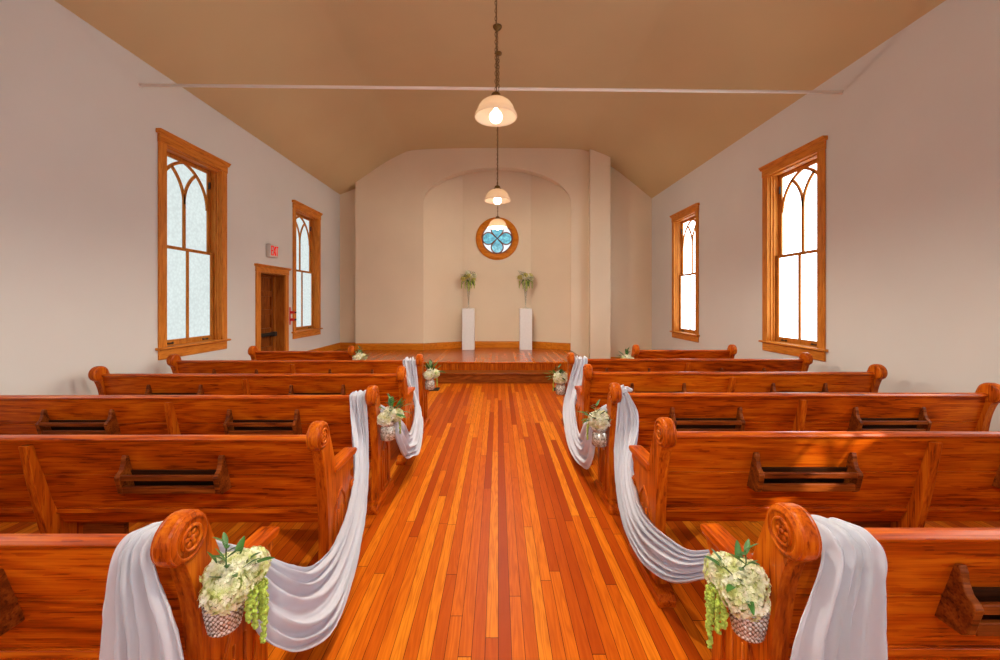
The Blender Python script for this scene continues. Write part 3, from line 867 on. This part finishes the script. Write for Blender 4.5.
BACK = spline([(.004, .858), (.03, .76), (.066, .63), (.103, .49), (.135, .40), (.158, .342)], 5)
def make_rack(root, xc, w=.50):
    bm = B(); hw = w/2
    def yb(z):   # rear face of the back at height z
        for (a, za), (c, zc) in zip(BACK, BACK[1:]):
            if zc <= z <= za: return a + (c-a)*(za-z)/(za-zc)
        return BACK[-1][0]
    zt, zb = .775, .575
    side = [(yb(zt)+.004, zt), (yb(zt)-.012, zt+.006), (yb(.76)-.022, .762), (yb(.74)-.030, .735), (yb(.70)-.052, .705), (yb(.68)-.075, .69), (yb(.68)-.082, .676), (yb(.60)-.082, .59), (yb(.58)-.07, zb), (yb(zb)+.004, zb)]
    r = None
    prism(bm, [(yb(.60)-.06, .585), (yb(.60)-.06, .593), (yb(.60)+.0, .593), (yb(.585)+.0, .585)], 0, xc-hw, xc+hw)
    prism(bm, [(yb(.592)-.012, .592), (yb(.69)-.012, .69), (yb(.69)+.0, .69), (yb(.592)+.0, .592)], 0, xc-hw, xc+hw)
    r = obj('hymnal_rack', bm, M['rack_shade'], root)
    for s in (-1, 1):
        xs_ = xc + s*hw
        bm = B(); prism(bm, side, 0, xs_-.013, xs_+.013)
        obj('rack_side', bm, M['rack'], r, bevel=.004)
    for z0, z1 in ((.660, .690), (.586, .626)):
        bm = B(); yy = yb(.64) - .084 + (.64-z0)*.2
        box(bm, xc-hw+.012, xc+hw-.012, yy, yy+.016, z0, z1)
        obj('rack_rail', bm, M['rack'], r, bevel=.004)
    return r

def make_pew(x0, x1, y, label, racks=True, post=True, aisle=0, shift=0.0):
    """a pew from world x0 to x1 (outer faces of its ends)"""
    xc = (x0+x1)/2; hw = (x1-x0)/2
    root = empty('pew', (xc, y, 0)); root.scale = (1, 1, .97 if aisle > 0 else .99); tag(root, label, 'pew', 'wooden pews in rows')
    make_end(root, -hw, -1); make_end(root, hw, 1)
    a, c = -hw+.05, hw-.05
    # back: three boards with shallow grooves at their seams
    n = len(BACK); rear = list(BACK); frontp = [(u+.024, v+.006) for u, v in BACK]
    rr = []
    for i, (u, v) in enumerate(rear):
        if i in (9, 17): rr += [(u-.0005, v+.004), (u+.006, v), (u+.0005, v-.004)]
        else: rr.append((u, v))
    obj('backrest', prism(B(), rr + frontp[::-1], 0, a, c), M['oak_b'], root)
    rail = [(-.008, .860), (.030, .860), (.033, .870), (.029, .882), (.019, .889), (.004, .889), (-.008, .884), (-.015, .873)]
    obj('top_rail', prism(B(), rail, 0, a, c), M['oak_r'], root, bevel=.004)
    seat = [(.115, .415), (.46, .425), (.472, .436), (.468, .45), (.45, .456), (.30, .448), (.12, .44)]
    obj('seat', prism(B(), seat, 0, a, c), M['oak_x'], root, bevel=.004)
    if post:
        pp = spline([(-.012, .838), (.012, .75), (.042, .60), (.072, .46), (.096, .34)], 4) + [(.105, .2), (.11, 0), (.40, 0), (.39, .2), (.38, .414), (.145, .414)] + [(u+.01, v) for u, v in BACK[::-1]][3:]
        pp = spline([(-.022, .842), (-.008, .75), (.018, .60), (.046, .46), (.072, .34)], 4) + [(.10, .2), (.105, 0), (.40, 0), (.385, .2), (.38, .412), (.14, .412), (.15, .36), (.10, .50), (.05, .70), (.012, .838)]
        obj('center_support', prism(B(), pp, 0, -.022 - (.05 if aisle > 0 else 0), .022 - (.05 if aisle > 0 else 0)), M['oak_z'], root, bevel=.005)
        s = 1 if aisle > 0 else -1
        obj('seat_brace', box(B(), min(s*.03, s*.26), max(s*.03, s*.26), .20, .23, .0, .41), M['rack'], root)
    if racks:
        for s in (-1, 1): make_rack(root, s*hw*.465 + (shift if aisle > 0 or s < 0 else 0))
    return root

LX0, LX1, RX0, RX1 = -3.84, -.895, .83, 3.65
sidename = {1: 'left', -1: 'right'}
PEWS_L = ['pew cut off by the bottom left corner, long white cloth hanging over its back',
          'left-hand pew second from the camera, one whole hymnal rack in view',
          'left-hand pew third from the camera, silver jar with leafy sprigs on its end',
          'fourth left-hand pew from the camera, no flowers, behind the leafy jar',
          'left-hand pew fifth from the camera, cloth over its end near the box step',
          'short pew in front of the side door, farthest from the camera on the left']
PEWS_R = ['pew cut off by the bottom right corner, wide white cloth hanging over its back',
          'right-hand pew second from the camera, no flowers, streak of sunlight on its back',
          'right-hand pew third from the camera, knotted white cloth and silver jar on its end',
          'fourth right-hand pew from the camera, no flowers on its end',
          'right-hand pew fifth from the camera, cloth over its end below the chimney breast',
          'short pew under the far right window, farthest from the camera on the right']
for k in range(1, 6):
    make_pew(LX0, LX1, row_y(k), PEWS_L[k-1], aisle=1, shift=0.0 if k == 2 else -.055)
    make_pew(RX0, RX1, row_y(k), PEWS_R[k-1], aisle=-1, shift={1: .04, 2: .005}.get(k, -.045))
make_pew(-3.45, -2.02, row_y(6), PEWS_L[5], racks=False, post=False, aisle=1)
make_pew(1.90, 3.30, row_y(6), PEWS_R[5], racks=False, post=False, aisle=-1)

# ------------------------------------------------------------------ draped cloths
SW = [  # upper edge, lower edge (left side of the aisle, y counted from the near pew's rail + 1.168)
    ((-.985, 1.262, .84), (-.962, 1.235, .80)),
    ((-.955, 1.30, .79), (-.915, 1.262, .725)),
    ((-.868, 1.365, .715), (-.805, 1.28, .62)),
    ((-.80, 1.45, .62), (-.745, 1.268, .50)),
    ((-.78, 1.53, .545), (-.712, 1.33, .395)),
    ((-.79, 1.68, .44), (-.70, 1.46, .28)),
    ((-.825, 1.88, .345), (-.70, 1.66, .165)),
    ((-.845, 2.08, .305), (-.725, 1.88, .11)),
    ((-.862, 2.32, .37), (-.755, 2.14, .15)),
    ((-.905, 2.555, .52), (-.825, 2.46, .20)),
    ((-1.0, 2.77, .70), (-.885, 2.73, .34)),
    ((-1.045, 2.865, .80), (-.925, 2.852, .62)),
    ((-1.06, 2.897, .845), (-.952, 2.895, .83)),
    ((-1.062, 2.905, .868), (-.958, 2.905, .868)),
    ((-1.06, 2.945, .877), (-.958, 2.945, .877)),
    ((-1.06, 2.985, .868), (-.958, 2.985, .868)),
    ((-1.06, 3.005, .82), (-.958, 3.005, .82)),
]
def tail_secs(xin, xout, flo, fli, zbot):
    # hangs behind the near pew's back, passes over its rail, ends where the swag starts
    return [((xout-flo, 1.075, zbot), (xin+fli, 1.075, zbot)),
            ((xout-flo*.9, 1.085, .45), (xin+fli, 1.085, .45)),
            ((xout-flo*.7, 1.095, .63), (xin+fli*.8, 1.090, .62)),
            ((xout-flo*.4, 1.105, .77), (xin+fli*.3, 1.10, .76)),
            ((xout, 1.115, .845), (xin, 1.11, .845)),
            ((xout+.01, 1.13, .876), (xin, 1.125, .878)),
            ((xout+.02, 1.150, .886), (xin, 1.150, .888)),
            ((xout+.05, 1.200, .882), (xin, 1.200, .886)),
            ((xout+.07, 1.222, .86), (xin, 1.218, .865))]

def widen(sw): return [(tuple([U[0]-max(0, -U[0]-.93)*.12, U[1], U[2]]), Lo) for U, Lo in sw]
SW = widen(SW)
FAR_L = list(SW); FAR_R = list(SW)
for i, (x_, z_) in {3: (-.765, .52), 4: (-.745, .40), 5: (-.74, .285), 6: (-.735, .225), 7: (-.725, .165), 8: (-.745, .215), 9: (-.80, .30)}.items():
    FAR_L[i] = (SW[i][0], (x_, SW[i][1][1], z_))
for i, (x_, z_) in {3: (-.80, .47), 4: (-.79, .32), 5: (-.785, .20), 6: (-.78, .145), 7: (-.765, .12), 8: (-.755, .145), 9: (-.77, .24), 10: (-.80, .38), 11: (-.88, .62)}.items():
    FAR_R[i] = (SW[i][0], (x_, SW[i][1][1], z_))
for i in range(10, 17):
    for F in (FAR_L, FAR_R): F[i] = ((F[i][0][0]-.035, F[i][0][1], F[i][0][2]), F[i][1])
for i in range(12, 16): FAR_R[i] = tuple((p[0], p[1], p[2]+.017) for p in FAR_R[i])
# the near right-hand cloth slips over the arm and hangs in front of the bench end (x already on the right)
NEAR_R = [((.885, 1.262, .84), (.905, 1.25, .81)), ((.872, 1.335, .745), (.90, 1.315, .735)), ((.925, 1.43, .66), (.955, 1.42, .61)), ((.935, 1.52, .59), (.955, 1.53, .50)),
    ((.885, 1.635, .54), (.89, 1.655, .41)), ((.85, 1.76, .46), (.825, 1.80, .285)), ((.828, 1.90, .425), (.80, 1.95, .20)), ((.80, 2.10, .40), (.78, 2.19, .14)), ((.79, 2.28, .43), (.775, 2.45, .18)),
    ((.85, 2.56, .53), (.80, 2.68, .30)), ((.97, 2.77, .655), (.825, 2.84, .51)), ((1.0, 2.86, .76), (.85, 2.88, .68)), ((.965, 2.895, .85), (.868, 2.895, .83)), ((.945, 2.905, .888), (.875, 2.905, .888)),
    ((.94, 2.945, .893), (.878, 2.945, .893)), ((.94, 2.985, .885), (.878, 2.985, .885)), ((.94, 3.0, .82), (.878, 3.0, .82))]
NEAR_R = [((-U[0]-.065, U[1], U[2]), (-L_[0]-.065, L_[1], L_[2])) for U, L_ in NEAR_R]
def make_cloth(name, label, secs, dy=0.0, mirror=False, folds=5, seed=1, amp=.016, start_flat=0, knot=False):
    n_u = 42
    rows = spline([tuple(a) + tuple(c) for a, c in secs], 7)
    bm = B(); grid = []
    N = len(rows)
    rr = random.Random(seed)
    ph = [rr.uniform(0, 6.28) for _ in range(6)]
    for i, row in enumerate(rows):
        U = Vector(row[:3]); Lo = Vector(row[3:])
        pv = rows[max(i-1, 0)]; nx = rows[min(i+1, N-1)]
        tang = (Vector(nx[:3]) + Vector(nx[3:]) - Vector(pv[:3]) - Vector(pv[3:]))
        wv = Lo - U
        nor = tang.cross(wv)
        if nor.length < 1e-9: nor = Vector((1, 0, 0))
        nor.normalize()
        s = i / (N-1); wl = wv.length
        A = amp * min(1.0, .35 + wl/.25)
        line = []
        for j in range(n_u+1):
            u = j / n_u
            uu = u + .05*math.sin(2*PI*u*1.5 + s*5 + ph[0])
            f = math.sin(2*PI*folds*uu + ph[1] + 1.3*math.sin(s*4+ph[2])) + .45*math.sin(2*PI*(folds*1.9)*uu + ph[3] + s*7) + .35*math.sin(2*PI*2*uu + ph[4] + s*9)
            edge = min(1, u/.06, (1-u)/.06)
            p = U + wv*u + nor*(A*f*(.35+.65*edge))
            # a little crinkle
            p += nor * .004*noise.noise(Vector((p.x*25, p.y*25, p.z*25+seed)))
            line.append(p)
        grid.append(line)
    off = Vector((0, dy, 0))
    V = []
    for line in grid:
        L = []
        for p in line:
            q = p + off
            if q.z < .012: q.z = .012
            if mirror: q.x = -.065 - q.x
            L.append(bm.verts.new(q))
        V.append(L)
    for i in range(N-1):
        for j in range(n_u): bm.faces.new((V[i][j], V[i][j+1], V[i+1][j+1], V[i+1][j]))
    o = obj(name, bm, M['cloth'], smooth=True)
    md = o.modifiers.new('thick', 'SOLIDIFY'); md.thickness = .0025; md.offset = 0
    tag(o, label, 'draped cloth', 'white cloth swags along the aisle')
    return o
make_cloth('draped_cloth', 'white cloth over the bottom left pew, looping to the pew with leafy sprigs', tail_secs(-.962, -1.07, .02, .115, .28) + SW, 0, False, 5, 3)
nr = make_cloth('draped_cloth', 'white cloth over the bottom right pew, swagging to the knot on the pew behind', tail_secs(-.962, -1.14, -.02, .12, .28) + NEAR_R, 0, True, 6, 8)
bm = B(); kc = Vector((.905, 2.925, .905))
bmesh.ops.create_icosphere(bm, subdivisions=4, radius=1, matrix=Matrix.Translation(kc) @ Matrix.Diagonal((.042, .034, .022, 1)))
bmesh.ops.create_icosphere(bm, subdivisions=4, radius=1, matrix=Matrix.Translation(kc + Vector((.045, -.01, .012))) @ Matrix.Rotation(.5, 4, 'Y') @ Matrix.Diagonal((.034, .020, .014, 1)))
bmesh.ops.create_icosphere(bm, subdivisions=4, radius=1, matrix=Matrix.Translation(kc + Vector((-.012, -.012, .022))) @ Matrix.Rotation(-.7, 4, 'Y') @ Matrix.Diagonal((.026, .018, .012, 1)))
for v in bm.verts: v.co += Vector((noise.noise(v.co*45), noise.noise(v.co*45+Vector((9, 0, 0))), noise.noise(v.co*45+Vector((0, 9, 0)))))*.010
obj('knot', bm, M['cloth'], nr, smooth=True)
make_cloth('draped_cloth', 'far white swag left of the aisle, looping behind the second silver jar', FAR_L, 2*S, False, 4, 12)
make_cloth('draped_cloth', 'far white swag right of the aisle, looping low beside the second jar', FAR_R, 2*S, True, 4, 21)

# ------------------------------------------------------------------ flowers
def petal_head(bm, c, r, n, size, rs, squash=(1, 1, .9)):
    """hydrangea head: many little four-petalled florets over a ball"""
    ga = PI*(3-math.sqrt(5))
    for k in range(n):
        zz = 1 - 2*(k+.5)/n; rad = math.sqrt(1-zz*zz); th = ga*k
        d = Vector((rad*math.cos(th), rad*math.sin(th), zz))
        nrm = (d + Vector((rs.uniform(-.35, .35), rs.uniform(-.35, .35), rs.uniform(-.35, .35)))).normalized()
        q = r*rs.uniform(.86, 1.06)
        p = Vector(c) + Vector((d.x*squash[0], d.y*squash[1], d.z*squash[2])) * q
        u = nrm.orthogonal().normalized(); v = nrm.cross(u)
        a0 = rs.uniform(0, PI)
        cv = bm.verts.new(p - nrm*size*.15)
        for m in range(4):
            a = a0 + m*PI/2
            e = u*math.cos(a) + v*math.sin(a); g = v*math.cos(a) - u*math.sin(a)
            sz = size*rs.uniform(.85, 1.15)
            p1 = bm.verts.new(p + e*sz*.55 - g*sz*.45 + nrm*sz*.12)
            p2 = bm.verts.new(p + e*sz*1.0 + nrm*sz*rs.uniform(-.1, .3))
            p3 = bm.verts.new(p + e*sz*.55 + g*sz*.45 + nrm*sz*.12)
            bm.faces.new((cv, p1, p2, p3))
    n0 = len(bm.faces)
    bmesh.ops.create_icosphere(bm, subdivisions=2, radius=1, matrix=Matrix.Translation(c) @ Matrix.Diagonal((r*.80*squash[0], r*.80*squash[1], r*.80*squash[2], 1)))
    bm.faces.ensure_lookup_table()
    for f in bm.faces[n0:]: f.material_index = 1

def leaf(bm, base, d, length, width, up=Vector((0, 0, 1)), bend=.25):
    d = Vector(d).normalized(); side = d.cross(up)
    if side.length < 1e-4: side = Vector((1, 0, 0))
    side.normalize(); nn = side.cross(d)
    base = Vector(base); n = 7
    Lp, C, Rp = [], [], []
    for i in range(n+1):
        t = i/n; w = width*math.sin(PI*min(1, t*.92+.04))**.8*.5
        c = base + d*length*t - nn*bend*length*t*t
        C.append(bm.verts.new(c - nn*w*.15)); Lp.append(bm.verts.new(c + side*w + nn*w*.18)); Rp.append(bm.verts.new(c - side*w + nn*w*.18))
    for i in range(n):
        bm.faces.new((Lp[i], C[i], C[i+1], Lp[i+1])); bm.faces.new((C[i], Rp[i], Rp[i+1], C[i+1]))

def trail(bm, start, d, length, rs, r=.011):
    """hanging catkin-like blossom"""
    pts = []
    p = Vector(start); v = Vector(d).normalized()*.02
    n = 16
    for i in range(n+1):
        pts.append(tuple(p)); p = p + v*(length/n/.02); v = (v*.8 + Vector((0, 0, -.02))*.2*3).normalized()*.02
    tube(bm, pts, [r*.35*(1-.6*i/n) for i in range(n+1)], 5)
    for i in range(n+1):
        for k in range(5):
            c = Vector(pts[i]) + Vector((rs.uniform(-1, 1), rs.uniform(-1, 1), rs.uniform(-1, 1)))*r*.75*(1-.5*i/n)
            bmesh.ops.create_icosphere(bm, subdivisions=1, radius=r*rs.uniform(.35, .6), matrix=Matrix.Translation(c))

def hammered_vase(r_top, r_bot, h, bump=True):
    """silver cup covered in little raised diamonds"""
    bm = B(); seg, nz = 56, 22
    rings = []
    prof = []
    for j in range(nz+1):
        t = j/nz
        r = r_bot + (r_top-r_bot)*min(1, t*1.15)**.7
        if t < .12: r *= math.sqrt(max(.02, 1-((.12-t)/.12)**2))*.35+.65
        prof.append((r, h*t))
    for j, (r, z) in enumerate(prof):
        ring = []
        for k in range(seg):
            a = 2*PI*k/seg
            b_ = 0
            if bump and 1 < j < nz-1:
                b_ = .0042*(math.cos(a*14 + j*PI/2.75)*math.cos(a*14 - j*PI/2.75))
            ring.append(bm.verts.new(((r+b_)*math.cos(a), (r+b_)*math.sin(a), z)))
        rings.append(ring)
    for (r, z) in ((prof[-1][0]-.004, h), (prof[-1][0]*.85, h*.3)):
        rings.append([bm.verts.new((r*math.cos(2*PI*k/seg), r*math.sin(2*PI*k/seg), z)) for k in range(seg)])
    for a, c in zip(rings, rings[1:]):
        for k in range(seg): bm.faces.new((a[k], a[(k+1) % seg], c[(k+1) % seg], c[k]))
    bm.faces.new(rings[0][::-1]); bm.faces.new(rings[-1])
    return bm

def hanging_flowers(x_face, out, y, zv, label, kind='cup', seed=1, sc=1.0):
    """small vase hung against a pew end; out = direction to the aisle (+1/-1 in x)"""
    rs = random.Random(seed)
    rv = (.054 if kind == 'cup' else .042)*sc
    x = x_face + out*(rv+.014)
    root = empty('flower_vase', (x, y, zv)); tag(root, label, 'flower vase', 'small silver vases of flowers hung on the pew ends')
    if kind == 'cup':
        h = .105*sc
        obj('vase', hammered_vase(rv, rv*.66, h), M['silver'], root, smooth=True)
    else:
        h = .105*sc
        pr = [(0, 0), (rv*.8, 0), (rv, .008), (rv*1.02, h*.35), (rv, h*.66), (rv*.8, h*.74), (rv*.78, h*.80), (rv*.9, h*.86), (rv*.9, h), (rv*.8, h), (rv*.75, h*.8), (0, h*.7)]
        obj('vase', lathe(B(), pr, 32, wob=lambda j, k: 1+.02*math.sin(k*2.4+j*1.7)), M['mercury'], root, smooth=True)
    # wire hanger round the neck and back to a nail in the wood
    bm = B(); zr = h*.88
    tube(bm, [((rv*1.02)*math.cos(2*PI*k/24), (rv*1.02)*math.sin(2*PI*k/24), zr) for k in range(24)], .0018, 5, True)
    bx = -out*(rv+.014)
    tube(bm, [(-out*rv*1.02, 0, zr), (bx*.97, 0, zr+.05), (bx, 0, zr+.055)], .0018, 5)
    tube(bm, [(bx, 0, zr+.055), (bx+out*.012, 0, zr+.055)], .004, 6)
    obj('wire_hanger', bm, M['wire'], root)
    # blossoms
    big = kind == 'cup'; rnd_ = kind == 'round'
    if big:
        heads = [((out*.030, -.030, h+.040), .062), ((out*.045, .042, h+.055), .058), ((out*.0, .006, h+.062), .056)]
        mats = [M['petal'], M['petal'], M['petal']]
    elif rnd_:
        heads = [((out*.0, .0, h+.05), .060), ((out*.03, .045, h+.03), .034)]
        mats = [M['petal_w'], M['petal']]
    else:
        heads = [((-out*.005, -.06, h+.035), .040), ((out*.06, .02, h+.04), .040), ((out*.02, -.01, h+.062), .040), ((out*.035, .07, h+.02), .034)]
        mats = [M['petal_w'], M['petal'], M['petal_w'], M['petal_w']]
    for (c, r), mm in zip(heads, mats):
        bm = B(); petal_head(bm, c, r*sc, 150 if big or rnd_ else 80, (.0135 if big or rnd_ else .0125)*sc*(1.1 if rnd_ else 1), rs)
        obj('blossom', bm, [mm, M['gap_shade']], root)
    # leaves
    bm = B()
    nl = 9 if big else 16
    for k in range(nl):
        a = rs.uniform(0, 2*PI); el = rs.uniform(.1, 1.1)
        d = Vector((math.cos(a)*math.cos(el) + out*.35, math.sin(a)*math.cos(el), math.sin(el)))
        b0 = Vector((out*.02, 0, h+.05)) + d*(.045)*sc
        leaf(bm, b0, d, rs.uniform(.05, .085)*sc, rs.uniform(.016, .026)*sc, bend=rs.uniform(-.1, .35))
    obj('leaves', bm, M['leaf'], root, smooth=True)
    # upright leafy sprig
    bm = B()
    ls = [(out*.02, -.02*out, h+.08), (out*.025, -.03, h+.13), (out*.04, -.05, h+.185)]
    sp_ = spline(ls, 5)
    tube(bm, sp_, .002, 5)
    for i, p in enumerate(sp_[3:]):
        leaf(bm, p, (out*.5*(-1)**i + .2*out, -.3 + .6*((i*7) % 3-1), .5), .048*sc, .016*sc, bend=.1)
    obj('sprig', bm, M['leaf'], root, smooth=True)
    bm = B()
    if big:
        for q, (dy_, ln) in enumerate(((.02, .22), (.035, .17), (.005, .15), (.045, .12), (-.01, .11), (.025, .14))):
            trail(bm, (out*(.058+.006*(q % 2)), dy_, h+.03), (out*.5, dy_*4, .1), ln, rs, .012)
    else: trail(bm, (out*.055, .03, h+.02), (out*.6, .3, .1), .11*sc, rs, .010)
    obj('trailing_blossom', bm, M['amaranth'], root)
    return root

FX = LX1 + .001; GX = RX0 - .001
hanging_flowers(FX, 1, row_y(1)+.04, .56, 'hammered silver cup of big green-white hydrangeas on the bottom left pew end', 'cup', 1)
hanging_flowers(GX, -1, row_y(1)+.05, .535, 'hammered silver cup of big green-white hydrangeas on the bottom right pew end', 'cup', 2)
hanging_flowers(FX, 1, row_y(3)+.06, .52, 'silver jar of white flowers with leafy sprigs on the third left pew end', 'jar', 3, 1.3)
hanging_flowers(GX, -1, row_y(3)+.06, .475, 'silver jar with one round white bloom on the third right pew end', 'round', 4, 1.3)
hanging_flowers(FX, 1, row_y(5)+.10, .50, 'small silver jar of flowers at the left end of the box step', 'jar', 5, 1.4)
hanging_flowers(GX, -1, row_y(5)+.10, .44, 'small silver jar of flowers at the right end of the box step', 'round', 6, 1.45)
hanging_flowers(-2.02+.001, 1, row_y(6)+.0, .60, 'white flowers on the end of the short pew by the side door', 'jar', 7, 1.3)
hanging_flowers(1.90-.001, -1, row_y(6)+.0, .57, 'white flowers on the end of the short pew right of the chimney breast', 'jar', 8, 1.3)

# ------------------------------------------------------------------ pedestals with tall vases
for i, (px, a, c) in enumerate(((-.738, 'left', 'platform'), (.692, 'right', 'platform'))):
    py = 10.02
    ped = obj('pedestal', box(B(), -.150, .150, -.145, .145, 0, 1.025), M['white_paint'], bevel=.006)
    ped.location = (px, py, PLAT_Z)
    tag(ped, '%s of the two tall white square pedestals on the platform' % ('left-hand' if i == 0 else 'right-hand'), 'pedestal', 'white pedestals under the round window')
    zt = PLAT_Z + 1.025
    root = empty('trumpet_vase', (px, py, zt)); tag(root, 'tall clear glass vase of cream flowers on the %s white pedestal' % ('left-hand' if i == 0 else 'right-hand'), 'flower vase', 'tall glass vases on the pedestals')
    H = .64
    pr = [(0, 0), (.075, 0), (.078, .006), (.03, .02), (.016, .05), (.017, .15), (.026, .32), (.045, .48), (.075, H), (.072, H), (.042, .48), (.023, .32), (.014, .15), (.0, .06)]
    obj('glass_body', lathe(B(), pr, 32), M['glass'], root, smooth=True)
    bm = B(); rs = random.Random(40+i)
    for k in range(3):
        a_ = 2*PI*k/3
        tube(bm, [(.006*math.cos(a_), .006*math.sin(a_), .10+.02*k), (.03*math.cos(a_), .03*math.sin(a_), .5), (.07*math.cos(a_), .07*math.sin(a_), .70)], .002, 5)
    obj('stems', bm, M['stem'], root)
    for k in range(9):
        a_ = 2*PI*k/9 + rs.uniform(-.2, .2); rr_ = .15 if k < 6 else .06
        c_ = (rr_*math.cos(a_), rr_*math.sin(a_)*.9, .775 + rs.uniform(-.05, .06) + (.06 if k >= 6 else 0))
        bm = B(); petal_head(bm, c_, .058, 44, .026, rs)
        obj('blossom', bm, [M['petal_y'] if k % 2 else M['petal_w'], M['gap_shade']], root)
    bm = B()
    for k in range(40):
        a_ = rs.uniform(0, 2*PI); el = rs.uniform(-.9, .8)
        d = Vector((math.cos(a_)*math.cos(el), math.sin(a_)*math.cos(el), math.sin(el)))
        leaf(bm, Vector((0, 0, .75)) + d*.10, d, rs.uniform(.08, .15), rs.uniform(.025, .04), bend=rs.uniform(.1, .5))
    obj('leaves', bm, M['leaf'], root, smooth=True)
    bm = B()
    for k, (dx, ln) in enumerate(((-.14, .20), (.13, .20), (.0, .28), (-.06, .22), (.07, .2), (.02, .26))):
        trail(bm, (dx, -.06 - .02*(k % 2), .68), (dx*2, -.4, .1), ln, rs, .016)
    obj('trailing_blossom', bm, M['amaranth'], root)
    bm = B()
    s = .06 if i == 0 else -.08
    for q in range(4):
        sp_ = spline([(s*.5, 0, .75), (s+.03*(q-1.5), -.01, .86), (s*1.3+.055*(q-1.5), -.02, .94-.015*q)], 5)
        tube(bm, sp_, .002, 5)
        for j, p in enumerate(sp_[3:]): leaf(bm, p, (.5*(-1)**j, .2, .6), .04, .016)
    obj('sprig', bm, M['leaf'], root, smooth=True)

# ------------------------------------------------------------------ light
w = bpy.data.worlds.new('sky'); scn.world = w; w.use_nodes = True
nt = w.node_tree; nt.nodes.clear()
wo = nt.nodes.new('ShaderNodeOutputWorld'); bg = nt.nodes.new('ShaderNodeBackground')
bg.inputs[0].default_value = (.85, .92, 1.0, 1); bg.inputs[1].default_value = 1.0
nt.links.new(bg.outputs[0], wo.inputs[0])

sd = bpy.data.lights.new('sun', 'SUN'); sd.energy = 22; sd.angle = math.radians(.6); sd.color = (1.0, .86, .66)
so = bpy.data.objects.new('sun', sd); COL.objects.link(so); so.location = (8, -6, 8)
so.rotation_euler = Vector((-2.15, 2.8, -2.08)).to_track_quat('-Z', 'Y').to_euler()

# ------------------------------------------------------------------ camera
cam = bpy.data.cameras.new('camera'); co = bpy.data.objects.new('camera', cam); COL.objects.link(co)
co.location = (0, 0, 1.55); co.rotation_euler = (PI/2, 0, 0)
cam.sensor_width = 36; cam.lens = 14.4
cam.shift_x = 0.002; cam.shift_y = -0.028
cam.clip_start = .05; cam.clip_end = 200
scn.camera = co

vs = scn.view_settings
vs.view_transform = 'Standard'; vs.look = 'None'; vs.gamma = 1.0; vs.use_curve_mapping = False
vs.exposure = 0.0
scn.cycles.use_denoising = True
scn.cycles.max_bounces = 10; scn.cycles.diffuse_bounces = 6; scn.cycles.transparent_max_bounces = 16
scn.cycles.sample_clamp_indirect = 6.0
